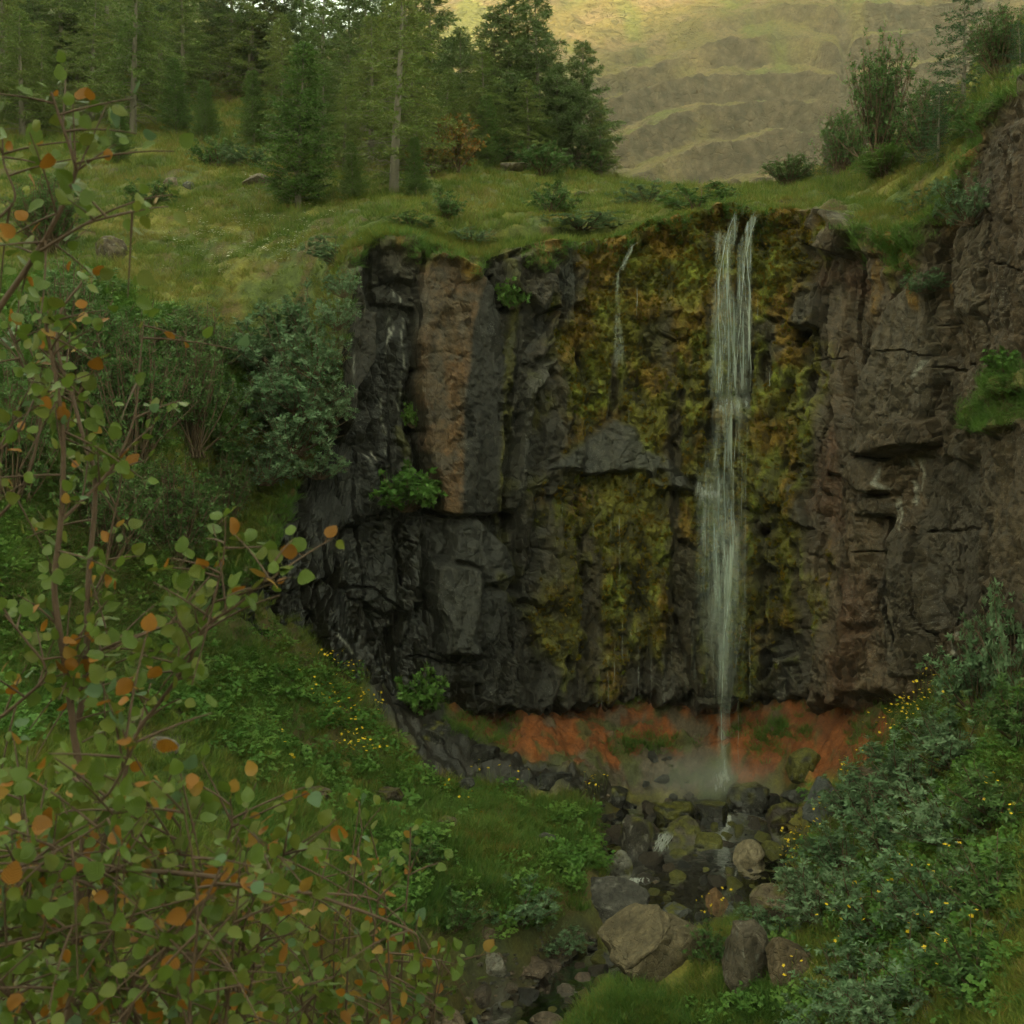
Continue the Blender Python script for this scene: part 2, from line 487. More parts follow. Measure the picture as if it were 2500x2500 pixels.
lip = [(300, 1230), (440, 1400), (500, 1420), (560, 1400), (640, 1280), (720, 1160), (780, 1000), (815, 810), (836, 665), (900, 605), (980, 580), (1080, 615), (1180, 640), (1280, 610), (1430, 600), (1520, 590),
       (1570, 562), (1700, 535), (1800, 512), (1880, 530), (1960, 520), (2050, 530), (2150, 575), (2240, 570), (2310, 500), (2370, 380), (2440, 245), (2500, 190)]
upper = shared + [(p, q, float(Ycurve(p))) for p, q in lip] + [
         (560, 1000, 14.0), (460, 1050, 13.2), (680, 900, 15.0), (600, 760, 15.5), (450, 800, 14.5), (700, 680, 15.6), (500, 660, 16.6), (300, 680, 15.6), (150, 650, 16.5), (0, 650, 16.5),
         (650, 580, 17.6), (850, 540, 17.2), (400, 560, 18.5), (200, 520, 19.5), (300, 440, 22.5), (0, 480, 21), (600, 430, 22), (900, 470, 19.6), (800, 420, 22.5), (1000, 440, 21.5),
         (1150, 500, 19), (1200, 430, 23), (1150, 370, 26), (1350, 520, 19), (1300, 400, 26), (1400, 450, 23.5), (1500, 520, 19), (1500, 440, 25), (1620, 500, 20), (1600, 470, 25), (1680, 480, 22), (1750, 500, 18.5), (1850, 500, 18.5),
         (0, 320, 29), (200, 310, 29), (400, 280, 31), (600, 250, 33), (800, 280, 31), (1000, 330, 28), (200, 160, 40), (450, 110, 44), (700, 150, 42), (900, 200, 38), (0, 160, 40), (450, -40, 62), (200, 0, 55), (-400, 200, 36), (-400, -100, 60),
         (1960, 470, 20), (2080, 470, 18), (2200, 460, 16.6), (2290, 430, 15.6), (2150, 425, 21), (2000, 440, 25), (2300, 330, 18), (2380, 290, 15), (2450, 190, 14), (2500, 130, 15.5), (2450, 110, 19), (2700, 100, 14), (2700, -50, 22)]
upper_xyz = [tuple(W(*c)) for c in upper] + [(8, 9, 8.8), (9, 7, 9), (10, 28, 10), (4, 32, 10.3), (-2, 60, 19), (6, 50, 11), (12, 50, 12), (20, 30, 16), (20, 15, 14), (-20, 70, 33), (-30, 50, 30), (-30, 30, 22), (-25, 16, 13)]
M_LO = tps_fit(lower_xyz, 0.02)
M_UP = tps_fit(upper_xyz, 0.02)

def axis(parts):
    out = [parts[0][0]]
    for a, b, d in parts:
        n = max(1, int(round((b - a) / d)))
        out += list(np.linspace(a, b, n + 1)[1:])
    return np.array(out)

GX = axis([(-400, -120, 40), (-120, -40, 8), (-40, -16, 1.0), (-16, -8, .16), (-8, -3.6, .06), (-3.6, 5.6, .03), (5.6, 9, .08), (9, 16, .25), (16, 40, 1.0), (40, 120, 8), (120, 400, 40)])
GY = axis([(-420, -60, 40), (-60, -6, 3), (-6, 2, .3), (2, 8, .07), (8, 13, .04), (13, 16.4, .026), (16.4, 20, .07), (20, 36, .18), (36, 72, .6), (72, 160, 8)])
X, Y = np.meshgrid(GX, GY, indexing='ij')
XC, YC = np.clip(X, -32, 21), np.clip(Y, -6, 72)
near = (np.abs(X) < 20) & (Y < 24) & (Y > -8)
lo = tps(M_LO, np.clip(X, -12, 9), np.clip(Y, -5, 18))
up = tps(M_UP, XC, np.clip(Y, 6, 72))
sdc, idc = curve_sd(XC, YC)
leftness = ss(4 * 14 + 6, 3 * 14, idc.astype(float))          # 1 well left of the rock wall: one continuous bank
a0 = .42 - 1.6 * leftness; a1 = .62 + 1.2 * leftness
wup = ss(a0, a1, sdc)
H = lo * (1 - wup) + up * wup
# the ground falls away behind the wooded rise, so that the valley lies between it and the mountain
far = ss(60, 110, Y)
H = H * (1 - far) + 6.0 * far
st_d, st_z, st_w = stream_at(XC, YC)
inlow = (wup < .5) & (Y < 17) & (Y > 5)
bed = ss(st_w + .35, st_w - .15, st_d) * inlow * ss(15.35, 14.95, Y)
H = H * (1 - bed) + (st_z - .13) * bed
PXg, PYg = proj(np.stack([X, Y, H], -1))
clay = ss(14, -14, sdf_poly(PXg + 26 * fbm(X * 2, Y * 2, 3, 3), PYg + 16 * fbm(X * 3, Y * 3, 3, 4), [(1070, 1725), (1250, 1735), (1500, 1725), (2100, 1700), (2190, 1745), (2180, 1850), (2060, 1905), (1900, 1900), (1800, 1925), (1620, 1945), (1480, 1920), (1350, 1880), (1230, 1850), (1130, 1790)])) * (wup < .9) * (Y > 13.2) * (Y < 17)
rub = ss(14, -14, sdf_poly(PXg + 24 * fbm(X * 2, Y * 2, 3, 6), PYg + 14 * fbm(X * 3, Y * 3, 3, 7), [(880, 1640), (960, 1660), (1060, 1730), (1110, 1800), (1250, 1850), (1380, 1890), (1500, 1930), (1520, 1975), (1330, 1925), (1150, 1915), (1030, 1870), (950, 1760)])) * (wup < .9) * (Y > 12.5) * (Y < 17)
soil = np.clip(clay + rub + bed, 0, 1)
hum = fbm(X * 1.1, Y * 1.1, 3, 21) * .11 + fbm(X * 4, Y * 4, 3, 22) * .03
f1, f2, *_ = vor(X * 2.2 + fbm(X, Y, 2, 8) * .4, Y * 2.2, 31)
hum += .10 * (1 - np.clip(f1 * 1.4, 0, 1) ** 2) * wup * (sdc < 12)
H = H + hum * near * (1 - soil) * (1 - .6 * ss(1.0, 0, st_d - st_w) * inlow)
strat = fbm(X * 1.5, Y * 3 + 0 * X, 3, 41) * .12 + np.abs(fbm(X * 4, Y * 9, 4, 42)) * .09 + .035 * fbm(X * 14, Y * 14, 3, 46)
f1, f2, bx, by, h1, h2, h3 = vor(X * 7 + fbm(X * 2, Y * 2, 2, 9), Y * 9, 44)
H = H + clay * (strat + .06 * (h1 - .5) + .02) + rub * (.10 * (h1 - .4) + .12 * fbm(X * 3, Y * 3, 4, 43) + .05)
H = H + bed * inlow * (.05 * (h2 - .5) + .05 * fbm(X * 6, Y * 6, 3, 45))
PG = np.stack([X, Y, H], -1)
PXg, PYg = proj(PG)

def bilin(A, x, y):
    x = np.asarray(x, float); y = np.asarray(y, float)
    i = np.clip(np.searchsorted(GX, x) - 1, 0, len(GX) - 2); j = np.clip(np.searchsorted(GY, y) - 1, 0, len(GY) - 2)
    u = np.clip((x - GX[i]) / (GX[i + 1] - GX[i]), 0, 1); v = np.clip((y - GY[j]) / (GY[j + 1] - GY[j]), 0, 1)
    return A[i, j] * (1 - u) * (1 - v) + A[i + 1, j] * u * (1 - v) + A[i, j + 1] * (1 - u) * v + A[i + 1, j + 1] * u * v

def Hat(x, y): return bilin(H, x, y)
SLOPE = np.hypot(np.gradient(H, GX, axis=0), np.gradient(H, GY, axis=1))

def hit(px, py, y0=1.5, y1=75.0):
    """first place where the line of sight through (px, py) meets the ground"""
    ys = np.geomspace(y0, y1, 1600)
    x = (px - 1250) * ys / F; z = CAMZ + (HOR - py) * ys / F
    g = Hat(x, ys)
    k = np.argmax(z < g)
    if not (z < g).any():      # the sight line clears the rise: stand on its brow
        k = int(np.argmin(np.where((ys > 12) & (ys < 34), z - g, 1e9)))
    return np.array([x[k], ys[k], g[k]])

# what the ground is made of
n1 = fbm(X * .55, Y * .55, 4, 51); n2 = fbm(X * 2.3, Y * 2.3, 4, 52)
cg = np.array([.065, .082, .016]); cy = np.array([.15, .13, .022]); cb = np.array([.085, .055, .022])
C = cg + (cy - cg) * ss(-.2, .5, n1 + .4 * n2)[..., None]
C = C + (cb - C) * (ss(.15, .6, n2 - .5 * n1) * .8)[..., None]
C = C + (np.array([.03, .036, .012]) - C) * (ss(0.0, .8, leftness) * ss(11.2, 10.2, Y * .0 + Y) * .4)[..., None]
red = np.array([.150, .042, .008]) * (1 + .45 * np.clip(n2, -1, 1))[..., None]
redm = ss(-.25, .1, n1 * .5 + n2 * .6 + .36 - .9 * ss(1810, 1910, PYg) * ss(1850, 1750, PXg) - .45 * ss(120, 40, np.abs(PXg - 1700)))
mud = np.array([.085, .060, .038])
redc = mud + (red - mud) * redm[..., None]
redc = redc + (np.array([.05, .055, .012]) - redc) * (ss(.12, .4, fbm(X * 2.2, Y * 4, 4, 57)) * .85)[..., None]
C = C + (redc - C) * clay[..., None]
blk = np.array([.022, .018, .014]) * (1 + .5 * n2)[..., None]
C = C + (blk - C) * rub[..., None]
bedc = np.array([.045, .032, .02]) + np.array([.03, .028, -.008]) * ss(.0, .5, n2)[..., None]
C = C + (bedc - C) * (bed * (1 - clay))[..., None]
# bare, brown bank on the photographer's left by the stream and a few worn patches
for (qx, qy, rx, ry) in [(1180, 1990, 190, 60), (1350, 2150, 130, 70), (1000, 1960, 120, 40), (2200, 2130, 60, 40), (2440, 1870, 70, 50), (2050, 2080, 40, 40), (700, 430, 140, 20), (530, 120, 50, 90), (560, 250, 50, 40), (1000, 380, 80, 30), (760, 2010, 120, 50)]:
    dd = ((PXg - qx) / rx) ** 2 + ((PYg - qy) / ry) ** 2 + .9 * n2
    C = C + (np.array([.11, .068, .022]) - C) * (ss(1.2, .2, dd) * .75 * (soil < .5))[..., None]
wet = np.clip(bed * 1.0 + rub * .8 + clay * .25, 0, 1)
GROUND_MAT = ground_mat('soil_and_moss', scale=5, var=.45, bump=.7, dist=.05, fine=30)
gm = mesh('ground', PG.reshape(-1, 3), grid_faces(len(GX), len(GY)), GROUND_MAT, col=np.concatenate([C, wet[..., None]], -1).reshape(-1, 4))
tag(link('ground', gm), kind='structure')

# ------------------------------------------------------------------ rock wall
arc = np.concatenate([[0], np.cumsum(np.linalg.norm(np.diff(CURVE, axis=0), axis=1))])
i0, i1 = 3 * 14 + 8, len(CURVE) - 1 - 2 * 14 - 5
NS = 720
sv = np.linspace(arc[i0], arc[i1], NS)
cx = np.interp(sv, arc, CURVE[:, 0]); cy_ = np.interp(sv, arc, CURVE[:, 1])
ntx = np.interp(sv, arc, CN[:, 0]); nty = np.interp(sv, arc, CN[:, 1])
nl = np.hypot(ntx, nty); ntx /= nl; nty /= nl
k = np.ones(41) / 41
sm = lambda q: np.convolve(np.pad(q, 20, mode='edge'), k, mode='valid')
ntx, nty = sm(ntx), sm(nty)
ztop = tps(M_UP, cx, cy_) + .05
zlow = tps(M_LO, cx, cy_)
pxs = 1250 + cx * F / cy_
zb_px = [(300, 1600), (800, 1640), (960, 1720), (1080, 1742), (1200, 1765), (1300, 1772), (1440, 1748), (1550, 1738), (1750, 1748), (1850, 1735), (1950, 1745), (2060, 1750), (2150, 1722), (2300, 1700), (2500, 1640)]
zbot = CAMZ + (HOR - np.interp(pxs, [a for a, b in zb_px], [b for a, b in zb_px])) * cy_ / F
zbot = np.where(pxs > 2600, zlow - .3, zbot)
zbot = np.where(pxs < 960, np.minimum(zbot, zlow) - .5, zbot)
NV = 380
tv = np.linspace(0, 1, NV)
Z = zbot[:, None] + (np.maximum(ztop, zbot + .3) - zbot)[:, None] * tv[None]
S = np.broadcast_to(sv[:, None], Z.shape)
PX = np.broadcast_to(pxs[:, None], Z.shape); PY = HOR - (Z - CAMZ) * F / cy_[:, None]
off = cx < -99
wx = fbm(S * .9, Z * .9, 4, 61); wz = fbm(S * .9 + 9, Z * .9, 4, 62)
U, V = S + .13 * wx, Z + .18 * wz
d = np.zeros_like(Z)
f1, f2, bx, by, h1, h2, h3 = vor(U / .80, V / 2.9, 71)
d += .40 * (h1 - .5) + .50 * (h2 - .5) * bx + .22 * (h3 - .5) * by - .12 * ss(.07, .0, f2 - f1)
cell_big = h2
f1, f2, bx, by, h1, h2, h3 = vor(U / .34 + .3 * wz, V / 1.0, 72)
d += .17 * (h1 - .5) + .30 * (h2 - .5) * bx + .20 * (h3 - .5) * by - .07 * ss(.06, 0, f2 - f1)
crack1 = ss(.07, 0, f2 - f1); cell_mid = h3
f1, f2, bx, by, h1, h2, h3 = vor(U / .12 + .3 * wx, V / .24 + .3 * wz, 73)
rough_zone = ss(-.1, .5, fbm(S * .6, Z * .6, 2, 74) + .25)
d += (.055 * (h1 - .5) + .09 * (h2 - .5) * bx + .05 * (h3 - .5) * by - .02 * ss(.07, 0, f2 - f1)) * (.25 + .75 * rough_zone)
cell_sm = h1
fine = fbm(S * 5, Z * 5, 5, 75, .55) * .030
dbase = d.copy()

# named shapes of the wall, outlined in the photograph and given depth here:
# outline, how far proud, tilt across, tilt down, colour, wet, roughness kept
BLK = (.020, .018, .015); GRY = (.088, .086, .080); LGR = (.10, .097, .088); BRN = (.085, .062, .042); ORG = (.15, .082, .034); BLU = (.050, .054, .056); RBR = (.070, .042, .028)
FEAT = [
 ([(1022, 626), (1082, 620), (1152, 652), (1199, 700), (1218, 780), (1232, 919), (1229, 1082), (1218, 1252), (1106, 1259), (1064, 1243), (1036, 1106), (1017, 966), (1017, 863), (1022, 756)], .38, 0, .0000, None, .2, .25),
 ([(915, 735), (1012, 748), (1012, 966), (990, 1150), (868, 1082), (845, 1050), (868, 947), (910, 882)], -.14, .0006, 0, (.026, .023, .020), .5, .25),
 ([(830, 672), (882, 644), (888, 762), (918, 762), (908, 882), (868, 950), (838, 1050), (800, 1045), (806, 820)], .30, 0, 0, (.062, .052, .044), .3, .6),
 ([(930, 580), (1012, 562), (1042, 620), (1015, 690), (945, 680)], .12, 0, 0, (.095, .085, .072), .1, .9),
 ([(745, 1075), (826, 1068), (928, 1130), (934, 1250), (800, 1300), (790, 1400), (740, 1420)], .12, 0, .0006, BLK, .5, .5),
 ([(800, 1290), (960, 1270), (975, 1480), (930, 1500), (830, 1440)], .05, 0, .0009, (.026, .024, .021), .5, .8),
 ([(1036, 1262), (1150, 1258), (1225, 1330), (1242, 1400), (1222, 1430), (1180, 1552), (1147, 1582), (1049, 1588), (1068, 1533), (1030, 1435), (1025, 1350)], .34, .0002, .0008, (.034, .032, .030), .4, 1.0),
 ([(1032, 1378), (1062, 1372), (1148, 1384), (1152, 1436), (1126, 1520), (1112, 1572), (1064, 1580), (1062, 1530), (1038, 1452)], .50, .0002, .0006, (.080, .079, .074), .3, .45),
 ([(1150, 1268), (1222, 1335), (1236, 1400), (1165, 1425), (1150, 1380), (1090, 1360), (1080, 1290)], .42, .0006, .0006, (.052, .051, .048), .3, 1.0),
 ([(1101, 1629), (1168, 1624), (1163, 1662), (1105, 1667)], .22, 0, .001, (.040, .038, .034), .4, .7),
 ([(1233, 637), (1295, 612), (1357, 655), (1363, 748), (1308, 768), (1262, 722), (1230, 700)], .34, 0, .0008, (.085, .072, .058), .1, .7),
 ([(1370, 603), (1424, 597), (1438, 666), (1432, 732), (1366, 757), (1357, 666)], .22, .0008, 0, BLU, .3, .7),
 ([(1285, 870), (1352, 765), (1366, 748), (1345, 835), (1308, 880)], .36, .001, 0, (.075, .058, .042), .2, .6),
 ([(1345, 881), (1300, 960), (1283, 1017), (1268, 1150), (1240, 1250), (1225, 1240), (1248, 1090), (1270, 960), (1310, 890)], .34, -.001, 0, LGR, .3, .9),
 ([(1324, 1146), (1407, 1080), (1498, 1026), (1552, 1042), (1564, 1100), (1631, 1121), (1697, 1195), (1614, 1195), (1564, 1150), (1428, 1158)], .26, 0, .0016, BLU, .4, .4),
 ([(1821, 1108), (1870, 1110), (1960, 1200), (1990, 1290), (1930, 1270), (1850, 1190)], .16, 0, .001, BLU, .4, .6),
 ([(1962, 512), (2010, 497), (2050, 533), (2078, 562), (2052, 625), (1990, 600), (1958, 585)], .40, 0, .0010, (.066, .056, .046), .2, .9),
 ([(1944, 690), (1995, 680), (1988, 797), (1928, 800)], .22, 0, .0012, (.058, .055, .05), .2, .6),
 ([(2126, 897), (2176, 748), (2288, 645), (2302, 914), (2284, 1020), (2176, 1104), (2097, 1116)], .34, .0002, .0002, (.078, .072, .062), .1, .35),
 ([(2143, 1115), (2234, 1020), (2284, 1030), (2290, 1082), (2176, 1117)], .62, 0, .0018, (.066, .056, .046), .1, .5),
 ([(2093, 1123), (2193, 1123), (2203, 1206), (2114, 1200), (2090, 1162)], .34, 0, .0010, (.085, .075, .062), .1, .4),
 ([(2104, 1206), (2200, 1214), (2178, 1260), (2112, 1252)], .24, 0, .0010, (.075, .066, .055), .2, .5),
 ([(2259, 1113), (2404, 1121), (2420, 1500), (2300, 1540), (2250, 1300)], -.10, 0, 0, (.050, .045, .038), .3, .45),
 ([(2330, 560), (2437, 540), (2440, 768), (2365, 770), (2340, 700)], .30, 0, .0006, (.080, .070, .058), .1, .5),
 ([(2437, 300), (2560, 300), (2560, 960), (2470, 960), (2437, 860)], .20, 0, 0, (.060, .047, .035), .05, .8),
 ([(2345, 1065), (2386, 1050), (2380, 1132), (2350, 1115)], .34, 0, .001, (.078, .072, .062), .1, .5),
 ([(2420, 1040), (2600, 1010), (2600, 1560), (2440, 1560), (2425, 1300)], .20, 0, 0, (.066, .056, .043), .05, .8),
 ([(2180, 1290), (2250, 1300), (2300, 1540), (2280, 1660), (2200, 1640), (2165, 1450)], .18, 0, .0003, (.055, .050, .042), .3, .8),
]
nwx = PX + 6 * fbm(S * 3, Z * 3, 4, 81); nwy = PY + 6 * fbm(S * 3 + 5, Z * 3, 4, 82)
nk = np.array([.045, .040, .034]); nr = np.array([.080, .066, .052])
mixn = ss(1880, 2050, PX + 60 * wx)
CC = nk + (nr - nk) * mixn[..., None]
CC = CC * (.62 + .75 * cell_mid * .6 + .35 * cell_big + .2 * cell_sm)[..., None]
left = ss(1260, 1000, PX) * ss(600, 1200, PY)
CC = CC + (np.array(BLK) * (.7 + .6 * cell_mid[..., None]) - CC) * (.85 * left)[..., None]
rusty = ss(.05, .45, fbm(S * 1.1, Z * .6, 4, 83)) * ss(1900, 1980, PX) * ss(2180, 2080, PX)
CC = CC + (np.array([.085, .046, .028]) - CC) * (.75 * rusty)[..., None]
wetc = .35 + .55 * left
FID = np.zeros(Z.shape, int)
for nf_, (poly, prd, tx, ty, col, wt, keep) in enumerate(FEAT):
    P = np.array(poly, float); c = P.mean(0)
    lo_, hi_ = P.min(0) - 30, P.max(0) + 30
    bb = (PX > lo_[0]) & (PX < hi_[0]) & (PY > lo_[1]) & (PY < hi_[1])
    if not bb.any(): continue
    s_ = sdf_poly(nwx[bb], nwy[bb], P)
    m = ss(2.5, -2.5, s_)
    val = prd + tx * (PX[bb] - c[0]) + ty * (PY[bb] - c[1]) + dbase[bb] * keep * .6 - .05 * ss(-8, 0, s_)
    d[bb] = d[bb] * (1 - m) + val * m
    tmp = FID[bb]; tmp[m > .5] = nf_ + 1; FID[bb] = tmp
    if col is not None:
        CC[bb] = CC[bb] + (np.array(col) * (.72 + .5 * cell_mid[bb] * keep + .25 * cell_sm[bb])[:, None] - CC[bb]) * (m * .92)[:, None]
    wetc[bb] = wetc[bb] * (1 - m) + wt * m
# the orange column: brown face left of its edge, black face right of it
bb = (PX > 1000) & (PX < 1245) & (PY > 600) & (PY < 1270)
s_ = sdf_poly(nwx[bb], nwy[bb], np.array(FEAT[0][0], float))
m = ss(2.5, -2.5, s_)
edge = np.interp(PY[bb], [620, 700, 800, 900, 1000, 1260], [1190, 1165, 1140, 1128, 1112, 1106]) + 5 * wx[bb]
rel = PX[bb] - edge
d[bb] += m * (-.0022 * np.clip(rel, 0, 200) - .0007 * np.clip(-rel, 0, 200) - .06 * ss(758, 772, nwy[bb]) * ss(900, 855, nwy[bb]) * ss(-20, -60, rel))
oc = np.array([.092, .064, .040]) * (.6 + .5 * cell_sm[bb] + .4 * cell_mid[bb])[:, None]
oc = oc + (np.array(ORG) - oc) * (ss(40, 5, np.abs(PX[bb] - edge + 22 + 6 * wz[bb])) * ss(800, 900, PY[bb]) * .9)[:, None]
oc = oc + (np.array([.125, .068, .034]) - oc) * (ss(.0, .5, fbm(S[bb] * 3, Z[bb] * 2, 4, 85)) * .55)[:, None]
oc = oc + (np.array([.075, .062, .050]) - oc) * (ss(.05, .45, fbm(S[bb] * 4, Z[bb] * 3, 4, 86)) * .8)[:, None]
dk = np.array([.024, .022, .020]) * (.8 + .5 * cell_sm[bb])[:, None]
for ln in ([(1015, 700), (1060, 688), (1110, 700), (1160, 690)], [(1015, 868), (1075, 862), (1130, 880)], [(1060, 630), (1066, 720), (1058, 790)], [(1100, 700), (1092, 800), (1104, 870)], [(1040, 880), (1050, 1000), (1042, 1090)], [(1085, 1080), (1060, 1110), (1090, 1150)], [(1130, 660), (1150, 720), (1140, 780)]):
    gk = ss(3.2, .5, dist_line(nwx[bb], nwy[bb], ln)); d[bb] -= .035 * gk * m
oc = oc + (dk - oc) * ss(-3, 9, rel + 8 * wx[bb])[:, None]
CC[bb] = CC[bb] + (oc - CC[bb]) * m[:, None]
# moss either side of the fall
moss_poly = [(1440, 575), (1560, 545), (1700, 520), (1790, 500), (1900, 520), (1955, 560), (1950, 700), (1925, 800), (1960, 1000), (1960, 1200), (1990, 1320), (1975, 1520), (1880, 1560), (1840, 1700), (1700, 1690), (1600, 1620), (1480, 1690), (1380, 1640), (1290, 1520), (1330, 1330), (1310, 1180), (1400, 1060), (1340, 1000), (1350, 860), (1390, 760), (1430, 690)]
mn = fbm(S * 1.8, Z * 1.1, 5, 91); mn2 = fbm(S * 5, Z * 3.2, 4, 92)
moss = ss(35, -45, sdf_poly(nwx + 25 * mn2, nwy + 25 * mn, moss_poly) + 50 * mn2 + 55 * mn - 18)
streak = fbm(S * 2.2, Z * .35, 4, 101)
cover = ss(-.30, .25, .20 + streak + .35 * mn2 + .75 * ss(900, 620, PY) - .22 * ss(1150, 1500, PY) + .35 * ss(60, 0, np.abs(PX - 1500) - 60) * ss(1650, 1400, PY) + .3 * ss(60, 10, np.abs(PX - 1930)))
cover *= 1 - .9 * ss(60, 10, np.hypot((PX - 1610), (PY - 830) * .6)) 
moss *= cover
moss *= 1 - .95 * ss(10, -10, sdf_poly(nwx, nwy, FEAT[14][0])) * ss(-.35, .1, mn + .25)
moss *= 1 - .85 * ss(18, 0, dist_line(nwx, nwy, [(1430, 1110), (1500, 1085), (1560, 1125), (1640, 1150), (1700, 1190)]))
mtop = ss(150, 20, PY - 600 + 70 * mn) * ss(1420, 1480, PX) * ss(1985, 1930, PX)
moss = np.clip(np.maximum(moss, mtop), 0, 1)
# moss and sod lip hanging over the whole edge
topd = (ztop[:, None] - Z)
sod = ss(.34, .05, topd / (1 + .9 * ss(2020, 2080, PX) * ss(2370, 2300, PX)) + .30 * fbm(S * 1.6, S * 0 + 3, 4, 93) + .12 * mn2) * ss(2560, 2440, PX)
sod *= 1 - .9 * ss(30, 0, np.abs(PX - 1985) - 60) * ss(2100, 2000, PX)
f1, f2, bx, by, h1, h2, h3 = vor(U / .24, V / .26 + .2 * mn, 95)
cush = np.sqrt(np.clip(1 - (f1 * 1.35) ** 2, 0, 1))
d = d * (1 - .45 * moss) + moss * (.05 + .11 * cush * (.4 + .9 * h1) + .10 * mn + .05 * mn2) + .12 * mtop
d += sod * (.10 + .12 * cush + .08 * mn2)
gold = np.array([.155, .100, .012]); olive = np.array([.115, .115, .013]); lime = np.array([.13, .155, .016]); dkm = np.array([.040, .036, .010])
mc = olive + (gold - olive) * ss(-.1, .45, fbm(S * 1.3, Z * 1.3, 4, 96) + .5 * ss(900, 560, PY) - .1)[..., None]
mc = mc + (lime - mc) * ss(.1, .5, fbm(S * 1.9 + 7, Z * 1.0, 4, 97))[..., None]
mc = mc + (dkm - mc) * (ss(.05, .6, fbm(S * 2.6, Z * 1.5, 4, 98) + .35 * ss(1000, 1200, PY) * ss(1650, 1500, PY) * .5) * .8)[..., None]
mc = mc * (.65 + .6 * cush * .7)[..., None] * (1 - .22 * ss(850, 1200, PY))[..., None] * 1.0
wetz = ss(40, -40, sdf_poly(nwx + 25 * mn2, nwy + 25 * mn, moss_poly)) * (1 - .8 * ss(10, -10, sdf_poly(nwx, nwy, FEAT[14][0])))
film = np.array([.060, .046, .020]) + np.array([.02, .03, -.004]) * ss(0, .5, streak)[..., None]
CC = CC + (film * (.55 + .6 * cell_sm)[..., None] - CC) * (wetz * (.85 - .5 * ss(.2, .6, mn2)))[..., None]
CC = CC + (mc - CC) * moss[..., None]
sc_ = np.array([.075, .080, .016]) + (np.array([.17, .105, .014]) - np.array([.075, .080, .016])) * ss(-.1, .4, mn)[..., None]
CC = CC + (sc_ - CC) * sod[..., None]
# moss in the chimney between the columns and in clefts on the right
for ln, wd, cl in [([(1240, 640), (1255, 760), (1235, 900), (1228, 1060), (1215, 1250), (1260, 1420)], 16, olive), ([(2142, 620), (2150, 700), (2140, 760)], 12, gold), ([(1925, 1020), (1935, 1120), (1925, 1210)], 13, gold),
                   ([(1950, 700), (1925, 780)], 14, gold), ([(1190, 1400), (1290, 1510), (1370, 1640)], 14, olive), ([(985, 1050), (1000, 1130)], 12, olive), ([(2250, 690), (2262, 745)], 14, gold), ([(2330, 672), (2300, 705)], 10, gold), ([(2200, 640), (2185, 700)], 14, olive)]:
    m = ss(wd, wd * .3, dist_line(nwx, nwy, ln) + 10 * mn2)
    CC = CC + (np.array(cl) * (.6 + .5 * cell_sm)[..., None] - CC) * (m * .9)[..., None]
    d += m * (.03 + .04 * cush)
isor = ss(10, -10, sdf_poly(nwx, nwy, FEAT[0][0]))
CC = CC * (.62 - .04 * mixn - .26 * ss(1480, 1250, PX) * (1 - .9 * isor) - .08 * ss(1400, 1250, PX) * ss(1000, 1260, PY) + .30 * np.maximum(moss, sod))[..., None] * np.array([1.10, .98, .82])
CC = CC * (1 + (np.array([.14, -.03, -.20])) * (ss(1900, 2050, PX) * (1 - np.maximum(moss, sod)))[..., None])
# pale thin streaks down the rock
for ln, wd in [([(972, 700), (968, 790), (955, 860)], 3), ([(990, 720), (975, 800), (960, 830)], 3.5), ([(998, 770), (994, 900), (988, 1000)], 3), ([(917, 770), (912, 880)], 3), ([(870, 1000), (870, 1075)], 3), ([(940, 970), (952, 1060), (952, 1110)], 2.5), ([(920, 1100), (925, 1130)], 4), ([(890, 1110), (910, 1150)], 4), ([(845, 850), (840, 990)], 3),
               ([(2190, 1130), (2180, 1180), (2205, 1200), (2200, 1255)], 6), ([(2235, 1125), (2240, 1230), (2250, 1270)], 5), ([(2210, 1210), (2215, 1290)], 4), ([(2255, 1120), (2250, 1200)], 4), ([(795, 1545), (830, 1570), (850, 1600)], 6), ([(2340, 1540), (2345, 1600)], 4), ([(2200, 1260), (2190, 1300)], 4), ([(855, 1330), (862, 1350)], 4), ([(2290, 880), (2270, 925)], 4)]:
    m = ss(wd, wd * .3, dist_line(nwx + 3 * mn2, nwy, ln)) * ss(-.3, .2, mn2 + .1)
    CC = CC + (np.array([.26, .245, .21]) - CC) * (m * .75)[..., None]
# set of the wall: leans back at the top, undercut along the red clay
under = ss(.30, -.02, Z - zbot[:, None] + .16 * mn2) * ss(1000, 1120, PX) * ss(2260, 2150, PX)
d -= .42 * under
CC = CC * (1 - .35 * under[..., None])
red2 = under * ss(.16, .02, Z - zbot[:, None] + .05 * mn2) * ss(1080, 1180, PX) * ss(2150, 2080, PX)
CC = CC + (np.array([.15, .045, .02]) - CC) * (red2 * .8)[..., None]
d += fine * (1 - .3 * moss)
d -= .05 * (Z - 4)
grassy_ledge = ss(8, -8, sdf_poly(nwx, nwy, [(2378, 1045), (2400, 990), (2470, 925), (2560, 890), (2560, 1010), (2470, 1060)]))
d += grassy_ledge * (.22 + .10 * mn) 
CC = CC + (np.array([.09, .085, .018]) - CC) * grassy_ledge[..., None]
d = np.where(PX > 2600, d * .6 + .1, d)
def blur(q, n):
    for _ in range(n):
        q = np.pad(q, ((1, 1), (0, 0)), mode='edge'); q = .25 * q[:-2] + .5 * q[1:-1] + .25 * q[2:]
        q = np.pad(q, ((0, 0), (1, 1)), mode='edge'); q = .25 * q[:, :-2] + .5 * q[:, 1:-1] + .25 * q[:, 2:]
    return q
bw = ss(1950, 2150, PX)
